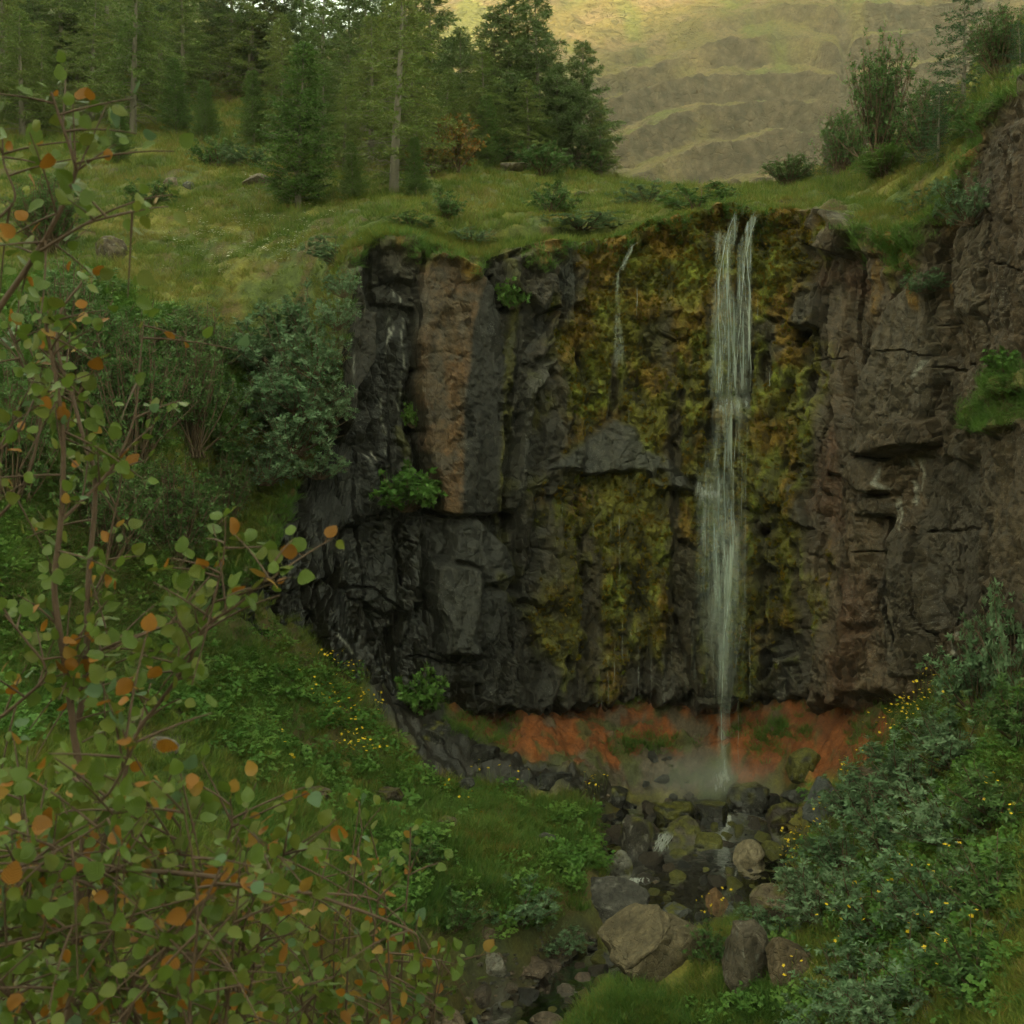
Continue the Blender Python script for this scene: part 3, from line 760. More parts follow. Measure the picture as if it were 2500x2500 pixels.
def blur_s(q, n):
    for _ in range(n):
        q = np.pad(q, ((1, 1), (0, 0)), mode='edge'); q = .25 * q[:-2] + .5 * q[1:-1] + .25 * q[2:]
    return q
d = d * (1 - bw) + blur_s(blur(d, 1), 9) * bw * (1 - .25 * ss(2150, 2300, PX))
d = blur(d, 1) + .012 * fbm(S * 16, Z * 16, 3, 76) + bw * (.05 * np.abs(fbm(S * 4, Z * 2.2, 4, 77)) + .03 * fbm(S * 11, Z * 5, 3, 78))
for ln, wd, dp in [([(2097, 1116), (2126, 897), (2176, 748), (2235, 640)], 5, .10), ([(2300, 640), (2305, 800), (2298, 1000)], 4, .10), ([(2345, 560), (2365, 770), (2350, 900), (2372, 1040)], 4, .10), ([(2437, 540), (2437, 860), (2420, 960)], 5, .12), ([(2240, 1290), (2262, 1500), (2300, 1570)], 5, .12), ([(2165, 1260), (2182, 1450), (2240, 1640)], 6, .14), ([(2010, 620), (1998, 790), (2012, 960), (1990, 1100)], 4, .08), ([(2080, 620), (2062, 800), (2088, 1000), (2068, 1180), (2090, 1400)], 5, .10), ([(2410, 1060), (2426, 1300), (2440, 1560)], 5, .12),
                   ([(2298, 795), (2345, 790)], 4, .08), ([(2295, 900), (2350, 905), (2395, 890)], 4, .08), ([(2345, 1000), (2405, 1010)], 4, .08), ([(2180, 860), (2230, 850), (2290, 870)], 3, .05), ([(2260, 1300), (2400, 1290)], 4, .07), ([(2330, 1300), (2345, 1480), (2320, 1560)], 4, .08), ([(2100, 1350), (2180, 1340)], 4, .08), ([(1960, 880), (2040, 870)], 3, .06), ([(1985, 1150), (2010, 1300), (1995, 1450)], 4, .09), ([(2450, 640), (2520, 660)], 4, .08), ([(2480, 400), (2475, 640), (2490, 850)], 5, .10),
                   ([(870, 1080), (850, 1250), (880, 1400), (860, 1560)], 5, .12), ([(960, 1270), (975, 1420), (950, 1600)], 5, .12), ([(760, 1280), (770, 1420), (750, 1560)], 5, .12), ([(690, 1300), (680, 1480)], 5, .12), ([(800, 1420), (900, 1440), (975, 1490)], 4, .09), ([(1250, 1440), (1235, 1560), (1270, 1680)], 5, .12), ([(1000, 1600), (1100, 1610), (1190, 1600)], 4, .10)]:
    d -= dp * ss(wd, wd * .25, dist_line(nwx, nwy, ln))
# rows that carry the rock back under the sod and under its foot
def rowset(dd, zz):
    return np.stack([cx[:, None] + ntx[:, None] * dd, cy_[:, None] + nty[:, None] * dd, zz], -1)
BODY = rowset(d, Z)
tb = np.linspace(0, 1, 16)[1:]
dt = d[:, -1:] - tb[None] * (d[:, -1:] + 1.0)
bxp = rowset(dt, np.zeros_like(dt))
hz = tps(M_UP, bxp[..., 0], np.clip(bxp[..., 1], 6, 72))
TOP = rowset(dt, (Z[:, -1:] + .10 * np.sin(tb * np.pi)[None]) * (1 - ss(0, .6, tb))[None] + (hz - .02 - .12 * tb[None]) * ss(0, .6, tb)[None] + .05 * fbm(np.broadcast_to(S[:, :1], dt.shape) * 3, tb[None] * 3 + 0 * dt, 3, 99))
bt = np.linspace(1, 0, 7)[:-1]
db = d[:, :1] - bt[None] * .9
BOT = rowset(db, Z[:, :1] - .02 - .10 * bt[None] * np.where(pxs < 1000, 6, 1)[:, None])
CL = np.concatenate([BOT, BODY, TOP], 1)
sodc = sc_[:, -1:]
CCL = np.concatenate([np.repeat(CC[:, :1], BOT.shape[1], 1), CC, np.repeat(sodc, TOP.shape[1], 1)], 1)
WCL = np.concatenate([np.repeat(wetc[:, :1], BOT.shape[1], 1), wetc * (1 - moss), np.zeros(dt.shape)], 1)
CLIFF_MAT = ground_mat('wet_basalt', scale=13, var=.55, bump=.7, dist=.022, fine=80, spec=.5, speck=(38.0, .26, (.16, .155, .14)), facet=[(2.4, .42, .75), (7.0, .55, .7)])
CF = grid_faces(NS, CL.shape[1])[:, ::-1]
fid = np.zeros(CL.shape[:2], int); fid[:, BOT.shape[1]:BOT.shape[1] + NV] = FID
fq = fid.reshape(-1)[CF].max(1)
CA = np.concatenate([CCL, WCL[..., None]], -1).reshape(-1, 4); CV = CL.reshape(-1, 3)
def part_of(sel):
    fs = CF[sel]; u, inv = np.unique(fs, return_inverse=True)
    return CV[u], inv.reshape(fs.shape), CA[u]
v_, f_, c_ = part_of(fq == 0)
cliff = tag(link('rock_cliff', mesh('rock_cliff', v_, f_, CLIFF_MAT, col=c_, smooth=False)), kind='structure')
BNAME = {1: ('rock_column', 'orange brown square column with a black right face'), 3: ('rock_column', 'grey brown ribbed column'), 7: ('rock_block', 'black cracked block hanging under the orange column'), 8: ('rock_face', 'pale grey wedge shaped face under the orange column'), 17: ('rock_block', 'dark block on the rim right of the fall'), 19: ('rock_slab', 'smooth grey slab'), 20: ('rock_block', 'overhanging wedge with a shadow beneath'), 24: ('rock_column', None), 25: ('rock_column', None)}
for q in range(1, len(FEAT) + 1):
    if (fq == q).sum() < 30: continue
    v_, f_, c_ = part_of(fq == q)
    nm, lb = BNAME.get(q, ('rock_block', None))
    o = link(nm, mesh(nm, v_, f_, CLIFF_MAT, col=c_, smooth=False), cliff)
    if lb: o['label'] = lb

# depth of the rock seen along a line of sight
BPX, BPY = proj(BODY)
YB = np.full((320, 320), 99.0)
bi = np.clip((BPX / 8).astype(int), 0, 319); bj = np.clip((BPY / 8).astype(int), 0, 319)
inb = (BPX > 0) & (BPX < 2560) & (BPY > 0) & (BPY < 2560)
np.minimum.at(YB, (bi[inb], bj[inb]), BODY[..., 1][inb])
for _ in range(12):
    hole = YB > 90
    if not hole.any(): break
    nb = np.stack([np.roll(YB, s, a) for s in (1, -1) for a in (0, 1)])
    YB = np.where(hole, nb.min(0), YB)
def Ycl(px, py):
    return YB[np.clip((np.asarray(px) / 8).astype(int), 0, 319), np.clip((np.asarray(py) / 8).astype(int), 0, 319)]

# ------------------------------------------------------------------ mountain beyond the valley
az = np.linspace(-900, 4200, 820)
yy = np.concatenate([np.linspace(150, 200, 12)[:-1], np.linspace(200, 330, 560)[:-1], np.linspace(330, 440, 30)])
A, YY = np.meshgrid(az, yy, indexing='ij')
XM = (A - 1250) * YY / F
rid = fbm(XM / 60, YY / 60, 4, 201)
zb = 50 + .86 * (YY - 205) + 5 * rid - 40 * ss(-10, -130, XM - (YY - 230) * .3) * ss(205, 320, YY) - .10 * np.clip(-XM, 0, 200)
zb += .10 * np.clip(XM - 40, 0, 300)
PYM = HOR - (zb - CAMZ) * F / YY
PXM = A
talus = ss(60, -60, sdf_poly(PXM + 50 * rid, PYM + 40 * fbm(XM / 25, YY / 25, 3, 202), [(-900, 520), (1250, 520), (1330, 330), (1440, 170), (1640, 120), (1800, 60), (2300, -60), (2500, -600), (-900, -600)]))
T0 = 12.5
tt = zb / T0 + .9 * ss(1950, 1400, PXM) + .40 * fbm(XM / 60, YY / 120, 3, 203) + .11 * fbm(XM / 11, YY / 30, 3, 204)
colum = np.abs(fbm(XM / 2.2, YY / 60, 3, 205))
tt2 = tt + .05 * colum - .03
fl = np.floor(tt2); fr = tt2 - fl
wr = .66 + .12 * (hsh(fl, fl * 0, 7) - .5) + .08 * fbm(XM / 20, fl * 3.1, 2, 206)
g = np.where(fr < wr, (.34 * fr / wr), .34 + .66 * ss(0, 1, np.clip((fr - wr) / .22, 0, 1)) + 0 * fr)
amp = (1 - talus)
ztr = (fl + g - (tt2 - tt)) * T0 - (tt * T0 - zb)
ZM = zb * (1 - amp) + ztr * amp
gul = np.exp(-((PXM - 2062 - 10 * fbm(YY / 12, YY * 0, 3, 207)) / 13) ** 2) * ss(252, 232, YY * 0 + PYM) * 1.0
ZM -= 5.0 * np.exp(-((PXM - 2062 - 9 * fbm(PYM / 60, PYM * 0, 2, 207)) / 14) ** 2) * ss(290, 220, PYM) * amp
ZM += (.55 * fbm(XM / 3, YY / 3, 5, 208, .6) + .35 * colum * (fr > wr) * amp)
ZM += 1.6 * talus * fbm(XM / 22, YY / 40, 3, 209)
# crest falls off to the left where sky shows, rises out of the picture on the right
ZM = np.where(YY > 365, ZM - 2.4 * (YY - 365), ZM)
rock = amp * ss(wr - .02, wr + .03, fr) * ss(wr + .27, wr + .2, fr)
rock = np.clip(rock * ss(-.75, -.3, fbm(XM / 24, YY / 24, 3, 210)) + .35 * amp * ss(.15, .5, fbm(XM / 5, ZM / 4, 3, 211)), 0, 1)
gr = np.array([.092, .076, .028]); gg = np.array([.075, .080, .022]); tan = np.array([.115, .084, .046])
rk = np.array([.098, .072, .047]) * (.85 + .6 * fbm(XM / 2.5, ZM / 3, 4, 212))[..., None]
CM = gr + (gg - gr) * ss(.0, .5, fbm(XM / 18, YY / 40, 4, 213))[..., None]
CM = CM + (tan - CM) * (ss(-.1, .6, fbm(XM / 9, YY / 9, 4, 214)) * .8)[..., None]
CM = CM + (rk - CM) * rock[..., None]
CM = CM * np.array([.84, .78, .76]) * (1.12 - .48 * rock[..., None])
CM = CM * (1 + .35 * np.clip(fbm(XM / 1.3, ZM / 1.0 + YY / 4, 3, 215), -1, 1) * rock)[..., None]
CM = CM + (np.array([.07, .052, .036]) - CM) * (np.exp(-((PXM - 2062) / 12) ** 2) * ss(280, 230, PYM) * .8 * amp)[..., None]
MOUNT_MAT = ground_mat('mountain_slope', scale=.9, var=.35, bump=.8, dist=.45, fine=4.0, wet=False, spec=.1, facet=[(.16, 2.2, .8), (.5, 1.6, .8)])
mm = mesh('mountain', np.stack([XM, YY, ZM], -1).reshape(-1, 3), grid_faces(len(az), len(yy)), MOUNT_MAT, col=CM.reshape(-1, 3))
tag(link('mountain', mm), kind='structure')

# the ridge behind the photographer that keeps the low sun off the gorge
rt = np.array([math.cos(R(SUN_AZ)) * -1, math.sin(R(SUN_AZ))])   # along the ridge
sd2 = SUND[:2] / np.linalg.norm(SUND[:2])
if rt[0] < 0: rt = -rt
wv = np.concatenate([np.linspace(-700, -260, 20)[:-1], np.linspace(-260, 160, 160), np.linspace(160, 700, 20)[1:]])
# its outline: the edge of its shadow runs across the mountain through these places in the photograph
edge_w, edge_h = [], []
for ex, ey in [(1150, 400), (1230, 270), (1330, 160), (1430, 95), (1530, 55), (1700, 5), (1850, -45), (2000, -100)]:
    c_ = int(np.argmin(np.abs(az - ex))); pyc = HOR - (ZM[c_] - CAMZ) * F / yy
    r_ = int(np.argmax(pyc <= ey))
    pt = np.array([XM[c_, r_], yy[r_]]); 
    edge_w.append(float(pt @ rt)); edge_h.append(float(ZM[c_, r_] + math.tan(R(SUN_EL)) * (500 - pt @ sd2)))
srt = np.argsort(edge_w); edge_w = np.array(edge_w)[srt]; edge_h = np.maximum.accumulate(np.array(edge_h)[srt])
hw = np.interp(wv, np.concatenate([[-700, edge_w[0] - 150], edge_w, [edge_w[-1] + 100, 400, 700]]), np.concatenate([[120, edge_h[0] - 30], edge_h, [edge_h[-1] + 12, edge_h[-1] - 10, 160]]))
hw = hw + 3 * fbm(wv / 40, wv * 0, 4, 301)
print('ridge', hw.max(), edge_w, edge_h)
prof = np.linspace(-1, 1, 31)
RW, RP = np.meshgrid(wv, prof, indexing='ij')
hh = hw[:, None] * (1 - np.abs(RP) ** 1.15) + 6 * (1 - np.abs(RP)) * np.abs(RP) * 4 * fbm(RW / 70, RP * 5, 4, 302) - 5
cen = 500 + RP * 330
RXY = cen[..., None] * sd2[None, None] + RW[..., None] * rt[None, None]
RC = np.broadcast_to(np.array([.07, .075, .03]), RXY.shape[:2] + (3,))
rm = mesh('hill', np.concatenate([RXY, hh[..., None]], -1).reshape(-1, 3), grid_faces(*RW.shape), MOUNT_MAT, col=np.ascontiguousarray(RC).reshape(-1, 3))
tag(link('hill', rm), kind='structure')

# ------------------------------------------------------------------ haze added over the whole valley to lift the dark tones
ALLB = np.concatenate([PG.reshape(-1, 3), np.stack([XM, YY, ZM], -1).reshape(-1, 3), np.concatenate([RXY, hh[..., None]], -1).reshape(-1, 3)])
b0, b1 = ALLB.min(0) - [20, 20, 1.0], ALLB.max(0) + [20, 20, 3.0]
hv = np.array([[x, y, z] for x in (b0[0], b1[0]) for y in (b0[1], b1[1]) for z in (b0[2], b1[2])])
hf = np.array([[0, 1, 3, 2], [4, 6, 7, 5], [0, 4, 5, 1], [2, 3, 7, 6], [0, 2, 6, 4], [1, 5, 7, 3]])
HAZE, _t, _N = nodes('lifting_haze')
_v = _N('VolumePrincipled', Color=(.92, .86, .70, 1), Density=.00038); _o = _N('OutputMaterial'); _t.links.new(_v.outputs[0], _o.inputs['Volume'])
tag(link('haze', mesh('haze', hv, hf, HAZE, smooth=False)), 'thin haze added over the valley to lift its dark tones', 'haze', kind='stuff')
print('haze', b0, b1)

# ------------------------------------------------------------------ boulders and stones
def ico(sub):
    bm = bmesh.new(); bmesh.ops.create_icosphere(bm, subdivisions=sub, radius=1.0)
    v = np.array([x.co[:] for x in bm.verts]); f = np.array([[q.index for q in x.verts] for x in bm.faces]); bm.free()
    return v, f
ICO = {k: ico(k) for k in (3, 4, 5)}

def n3(p, sc, k):
    return (gn(p[:, 0] * sc + 3.1, p[:, 1] * sc + p[:, 2] * sc * .7, k) + gn(p[:, 1] * sc - 1.7, p[:, 2] * sc + p[:, 0] * sc * .6, k + 3) + gn(p[:, 2] * sc + 5.3, p[:, 0] * sc - p[:, 1] * sc * .8, k + 5)) / 2

def rock_shape(seed, size, cuts=9, sub=4, planes=None, rough=1.0):
    r = np.random.default_rng(seed)
    v, f = ICO[sub]
    p = v.copy()
    N = r.normal(size=(cuts, 3)); N /= np.linalg.norm(N, axis=1, keepdims=True)
    D = r.uniform(.50, .85, cuts)
    if planes is not None:
        N = np.vstack([N, np.array([q[:3] for q in planes]) / np.linalg.norm([q[:3] for q in planes], axis=1, keepdims=True)]); D = np.concatenate([D, [q[3] for q in planes]])
    for n, dd in zip(N, D):
        t = p @ n - dd
        p = p - n * (np.maximum(t, 0) * .97)[:, None]
    lo_, hi_ = p.min(0), p.max(0)
    p = (p - (lo_ + hi_) / 2) / (hi_ - lo_) * 2
    p = p + v * (.10 * n3(v, 1.6, seed * 7) + .05 * n3(v, 4, seed * 7 + 1) + .026 * n3(v, 11, seed * 7 + 2) * rough + .014 * n3(v, 26, seed * 7 + 4))[:, None]
    return p * (np.asarray(size) / 2), f, v

def rock_colour(p, v, seed, base, moss=0.0, mosscol=(.080, .074, .012), lichen=0.0):
    c = np.array(base)[None] * (1 + .35 * n3(v, 2.2, seed + 50) + .25 * n3(v, 6, seed + 51))[:, None]
    if moss:
        m = ss(.55 - moss, .85 - moss, .5 + .5 * v[:, 2] * .4 + .55 * n3(v, 1.8, seed + 60) - .1)
        c = c + (np.array(mosscol) * (1 + .4 * n3(v, 5, seed + 61))[:, None] - c) * m[:, None]
    if lichen:
        m = ss(.62 - lichen, .72 - lichen, .35 + .6 * n3(v, 4.5, seed + 62))
        c = c + (np.array([.17, .155, .13]) - c) * (m * .8)[:, None]
    return np.clip(c, .004, 1)

ROCK_MAT = ground_mat('boulder_stone', scale=16, var=.4, bump=.8, dist=.015, fine=110, spec=.4, speck=(55.0, .26, (.2, .19, .165)), facet=[(5.0, .8, .45), (16.0, .8, .45)])
TAN = (.15, .112, .064); TAN2 = (.13, .09, .052); DGR = (.075, .066, .056); WBK = (.022, .019, .015); PLE = (.19, .175, .15); OCH = (.20, .105, .045); BLG = (.095, .092, .085)
# name, label, px, py (middle), width, height in photograph pixels, colour, wet, moss, lichen, yaw, roll, cutting planes
BOULD = [
 ('boulder', 'large pale tan boulder with a flat sloping top beside the lower stream', 1600, 2318, 262, 176, TAN, 0, 0, 0, .1, 0, [(-.62, -.25, .75, .22), (.6, -.7, .1, .5), (.5, -.3, .8, .5), (-.2, -.9, .3, .6)]),
 ('boulder', 'dark grey angular slab leaning over the small cascade', 1488, 2218, 190, 140, DGR, .1, 0, .04, .2, -.25, [(-.1, -.7, .75, .38), (-.5, -.8, -.2, .5), (.9, -.2, .1, .6)]),
 ('boulder', 'round tan boulder standing alone in the mossy stream bed', 1829, 2088, 74, 70, (.24, .185, .115), 0, 0, 0, .3, .1, None),
 ('boulder', 'big blue grey angular boulder below the right end of the clay bank', 2010, 1962, 112, 134, (.105, .108, .105), .1, 0, .0, .1, .1, [(-.4, -.9, .2, .5), (.6, .1, .8, .45), (-.6, .0, .7, .5)]),
 ('boulder', 'black wet rounded boulder with a mossy left flank right of the splash', 1824, 1956, 104, 84, WBK, 1, .18, 0, 0, -.1, None),
 ('boulder', 'low black boulder with green moss on its left, under the mist', 1645, 1990, 100, 62, WBK, 1, .30, 0, 0, 0, None),
 ('boulder', 'flat wet grey stone between the two black boulders at the pool edge', 1736, 1982, 84, 44, (.04, .036, .032), 1, .15, 0, 0, 0, [(0, 0, 1, .4)]),
 ('boulder', 'reddish brown wet boulder left of the blue grey one', 1916, 1990, 90, 64, (.045, .030, .022), .8, .15, 0, 0, 0, None),
 ('boulder', 'dark boulder wedged behind the reddish brown one', 1950, 1945, 84, 44, (.05, .046, .042), .7, 0, 0, 0, 0, None),
 ('boulder', 'small black block next to the black rounded boulder', 1885, 1958, 40, 40, WBK, 1, 0, 0, 0, 0, None),
 ('boulder', 'dark brown domed boulder at the left edge of the stream', 1553, 2040, 88, 108, (.055, .044, .034), .5, .08, .06, 0, 0, None),
 ('boulder', 'brown boulder patched with moss in the middle of the stream', 1672, 2034, 84, 76, (.10, .080, .055), .4, .25, 0, 0, .1, [(-.3, -.8, .4, .5)]),
 ('boulder', 'wide green mossy stone right of the patched brown boulder', 1729, 2060, 68, 46, (.05, .045, .03), .5, .5, 0, 0, 0, None),
 ('boulder', 'mossy stone near the right bank above the flowers', 1925, 2052, 58, 46, (.05, .045, .03), .4, .5, 0, 0, 0, None),
 ('boulder', 'small mossy stone just right of the lone tan boulder', 1882, 2072, 46, 36, (.05, .045, .03), .4, .6, 0, 0, 0, None),
 ('boulder', 'bright yellow green mossy stone left in the shallows', 1654, 2142, 44, 36, (.05, .05, .03), .3, .75, 0, 0, 0, None),
 ('boulder', 'mossy stone in the shallows centre, right of the bright one', 1716, 2134, 42, 30, (.05, .045, .03), .5, .6, 0, 0, 0, None),
 ('boulder', 'half sunk mossy stone below the patched brown boulder', 1655, 2086, 46, 28, (.05, .045, .03), .5, .55, 0, 0, 0, None),
 ('boulder', 'white lichen covered boulder sunk in the left bank', 1512, 2118, 64, 82, (.09, .078, .062), 0, .1, .42, 0, 0, None),
 ('boulder', 'black jagged rock at the left end of the pool', 1498, 1946, 74, 48, WBK, .8, .05, 0, .2, .1, None),
 ('boulder', 'black flat rock below the jagged one at the pool', 1537, 1972, 58, 36, WBK, .8, .0, 0, .2, .1, None),
 ('boulder', 'tall tan brown boulder half hidden by willow on the right bank', 2130, 1935, 108, 120, TAN2, 0, 0, .0, 0, .3, [(-.7, -.5, .5, .45)]),
 ('boulder', 'dark mossy lump of rock stuck in the red clay', 1965, 1870, 88, 84, (.04, .034, .024), .4, .45, 0, 0, 0, None),
 ('boulder', 'orange brown pointed stone at the right of the lower stream', 1752, 2208, 66, 76, OCH, 0, 0, 0, 0, .1, [(.7, -.2, .7, .5), (-.8, -.2, .5, .5)]),
 ('boulder', 'flat grey stone behind the large pale boulder', 1652, 2232, 90, 44, BLG, .1, .1, 0, 0, 0, [(0, -.2, 1, .4)]),
 ('boulder', 'brown boulder under the willow leaves beside the orange stone', 1885, 2215, 106, 100, (.15, .108, .07), 0, .1, 0, 0, 0, [(0, -.5, .8, .5)]),
 ('boulder', 'tall brown leaning rock pillar among grass in the lower right', 1826, 2350, 118, 206, (.12, .092, .064), 0, 0, .02, .2, .2, [(-.8, -.4, .5, .5), (.3, -.2, .9, .6)]),
 ('boulder', 'tan angular slab tipped up right of the rock pillar', 1932, 2356, 128, 112, TAN2, 0, .0, 0, .1, -.25, [(.1, -.75, .6, .35), (-.7, -.5, 0, .5)]),
 ('boulder', 'pale boulder spotted with brown lichen at the left of the lower pool', 1203, 2360, 66, 74, (.15, .115, .08), 0, 0, .5, 0, 0, None),
 ('boulder', 'flat brown stone above the lower pool', 1294, 2372, 94, 56, (.125, .085, .058), .2, 0, 0, 0, .1, [(0, -.4, .9, .35)]),
 ('boulder', 'rounded brown stone touching the flat brown one', 1342, 2357, 54, 42, (.10, .07, .05), .2, 0, 0, 0, 0, None),
 ('boulder', 'dark brown stone at the left rim of the lower pool', 1168, 2432, 62, 52, (.085, .060, .042), .3, 0, 0, 0, 0, None),
 ('boulder', 'low brown stone just above the lower pool water', 1240, 2414, 50, 30, (.10, .072, .05), .3, 0, 0, 0, 0, None),
 ('boulder', 'dull brown block at the right of the lower pool', 1383, 2420, 46, 36, (.10, .074, .055), .3, 0, 0, 0, 0, None),
 ('boulder', 'pinkish brown stone right of the lower pool below the pale boulder', 1425, 2395, 54, 40, (.13, .088, .065), .2, 0, 0, 0, 0, None),
 ('boulder', 'ochre mossy stone under the dark leaning slab', 1480, 2306, 44, 54, (.12, .09, .03), .1, .7, 0, 0, 0, None),
 ('boulder', 'small cream coloured flat stone in the narrow stream', 1403, 2354, 40, 22, (.28, .215, .125), .1, 0, 0, 0, 0, None),
 ('boulder', 'pale brown rock at the bottom edge left of the stream', 1084, 2494, 100, 60, (.19, .13, .085), 0, 0, 0, 0, 0, None),
 ('boulder', 'brown rock at the bottom edge in the stream', 1335, 2498, 80, 44, (.13, .09, .06), .2, 0, 0, 0, 0, None),
 ('boulder', 'dark stone lying on the brown turf of the left bank', 1333, 2050, 48, 28, (.07, .062, .052), 0, 0, 0, 0, 0, None),
 ('boulder', 'brown stone sunk in turf behind the dark one', 1091, 2008, 52, 26, (.12, .085, .055), 0, .1, 0, 0, 0, None),
 ('boulder', 'pale brown stone in the clover above the lower pool', 1186, 2282, 46, 44, (.17, .12, .08), 0, 0, 0, 0, 0, None),
 ('boulder', 'dark grey stone on the grass rim above the black rubble', 1138, 1914, 42, 36, (.06, .056, .05), 0, 0, 0, 0, 0, None),
 ('boulder', 'flat brown rock in the grass of the left slope', 772, 1940, 76, 30, (.12, .082, .058), 0, .1, 0, 0, 0, [(0, 0, 1, .4)]),
 ('boulder', 'dark brown weathered block with a square end in the left slope', 942, 1946, 82, 36, (.075, .052, .034), 0, .1, 0, 0, 0, [(0, 0, 1, .4), (.9, -.4, 0, .5)]),
 ('boulder', 'pale grey rock behind the birch stems', 392, 1822, 92, 44, (.16, .13, .105), 0, 0, .1, 0, 0, None),
 ('boulder', 'brown rough boulder in the meadow behind the birch', 270, 612, 78, 66, (.105, .075, .05), 0, .1, .05, 0, 0, None),
 ('boulder', 'pale brown rock at the foot of the small bright conifer', 628, 442, 68, 32, (.17, .13, .095), 0, 0, 0, 0, 0, None),
 ('boulder', 'small pale rock left in the upper meadow', 416, 446, 34, 28, (.19, .14, .10), 0, 0, 0, 0, 0, None),
 ('boulder', 'grey rock beside the small pale one in the meadow', 462, 455, 32, 22, (.12, .11, .10), 0, 0, 0, 0, 0, None),
 ('boulder', 'flat pale slab below the right hand pines', 1258, 408, 68, 28, (.21, .17, .125), 0, 0, 0, 0, 0, [(0, -.3, 1, .35)]),
 ('boulder', 'grey rock on the rise left of the flat slab', 1152, 345, 44, 36, (.16, .13, .105), 0, 0, 0, 0, 0, None),
 ('boulder', 'long low brown rock on the rise', 1180, 390, 90, 24, (.15, .11, .075), 0, .1, 0, 0, 0, None),
 ('boulder', 'small brown rock on the slope above the mossy lip', 1420, 476, 40, 14, (.16, .11, .075), 0, 0, 0, 0, 0, None),
 ('boulder', 'pale rock high in the wooded slope', 447, 202, 34, 20, (.17, .14, .11), 0, 0, 0, 0, 0, None),
 ('boulder', 'small black rock at the right rim of the clay', 2090, 1912, 42, 44, WBK, .5, 0, 0, 0, 0, None),
 ('boulder', 'black stone lying in the rubble left of the clay', 1352, 1902, 90, 40, (.035, .033, .03), .6, 0, 0, .4, .2, None),
 ('boulder', 'black lump of rubble under the cliff', 1180, 1840, 80, 50, WBK, .6, 0, 0, 0, 0, None),
 ('boulder', 'black lump at the top of the rubble', 1060, 1790, 80, 56, WBK, .5, .05, 0, 0, 0, None),
 ('boulder', 'brown flat stone in the willow of the right bank', 2080, 2105, 60, 36, (.14, .10, .065), 0, 0, 0, 0, 0, None),
 ('boulder', 'reddish stone low in the right bank willow', 1960, 2150, 70, 60, (.10, .066, .045), 0, .1, 0, 0, 0, None),
]
BPOS = []
for q, (nm, lab, px, py, w, h, colr, wt, ms, lc, yaw, roll, pl) in enumerate(BOULD):
    g = hit(px, py + h * .42)
    Yb = g[1] + w * .25 * g[1] / F
    sx, sz = w * Yb / F * 1.04, h * Yb / F * 1.12
    p, f, v = rock_shape(100 + q, (sx, max(.7 * sx, .5 * sz), sz), cuts=8, sub=5 if w > 75 else 4 if w > 40 else 3, planes=pl)
    cr, sr = math.cos(roll), math.sin(roll)
    p = np.stack([p[:, 0] * cr - p[:, 2] * sr, p[:, 1], p[:, 0] * sr + p[:, 2] * cr], 1)
    sp = (p.max(0) - p.min(0)); p *= np.array([sx / sp[0], 1, sz / sp[2]])
    c = rock_colour(p, v, 100 + q, np.array(colr) * .72, ms, lichen=lc)
    c = np.column_stack([c, np.full(len(c), wt)])
    zc = CAMZ + (HOR - py) * Yb / F
    o = link(nm, mesh(nm, p, f, ROCK_MAT, col=c), loc=((px - 1250) * Yb / F, Yb, zc - .02 * sz))
    tag(o, lab, 'boulder', 'boulders')
    BPOS.append((o.location.x, Yb, sx * .5))
BPOS = np.array(BPOS)

# stones of the stream bed: one by one, from a few shapes
STONES = []
for q in range(12):
    mossy = q in (2, 5, 8, 11)
    p, f, v = rock_shape(300 + q, (1, .8 + .3 * (q % 2), .62 + .08 * (q % 3)), cuts=12, sub=3)
    base = np.array([(.055, .046, .036), (.08, .058, .04), (.045, .04, .03), (.085, .06, .042), (.05, .046, .042), (.05, .045, .03), (.034, .03, .026), (.105, .07, .045)][q % 8]) * .42
    c = rock_colour(p, v, 300 + q, base, .55 if mossy else .0)
    STONES.append(mesh('stream_stone', p, f, ROCK_MAT, col=np.column_stack([c, np.full(len(c), .6)])))
cnt = 0; tries = 0
spots = []
while cnt < 230 and tries < 12000:
    tries += 1
    i = rng.integers(8, len(SD) - 24); t = rng.uniform(-1.05, 1.05)
    tan_ = SD[min(i + 1, len(SD) - 1), :2] - SD[i, :2]; tan_ /= np.linalg.norm(tan_) + 1e-9
    x = SD[i, 0] + tan_[1] * t * SD[i, 3]; y = SD[i, 1] - tan_[0] * t * SD[i, 3]
    r = float(np.clip(rng.lognormal(-2.62, .40), .035, .17))
    if ((BPOS[:, 0] - x) ** 2 + (BPOS[:, 1] - y) ** 2 < (BPOS[:, 2] * .8 + r) ** 2).any(): continue
    if any((a - x) ** 2 + (b - y) ** 2 < ((c + r) * .8) ** 2 for a, b, c in spots): continue
    spots.append((x, y, r)); k = rng.integers(12)
    o = link('stream_stone', STONES[k], loc=(x, y, Hat(x, y) + r * .38), rot=(rng.normal(0, .2), rng.normal(0, .2), rng.uniform(0, 6.28)), scale=(r * 2, r * 2, r * 2))
    if k in (2, 5, 8, 11): tag(o, 'small stone with a cushion of olive moss in the stream bed', 'stone', 'mossy stones in the stream bed')
    elif k % 8 in (1, 3, 7): tag(o, 'small bare brown stone in the stream bed', 'stone', 'brown stones in the stream bed')
    else: tag(o, 'small dark wet stone in the stream bed', 'stone', 'dark stones in the stream bed')
    cnt += 1

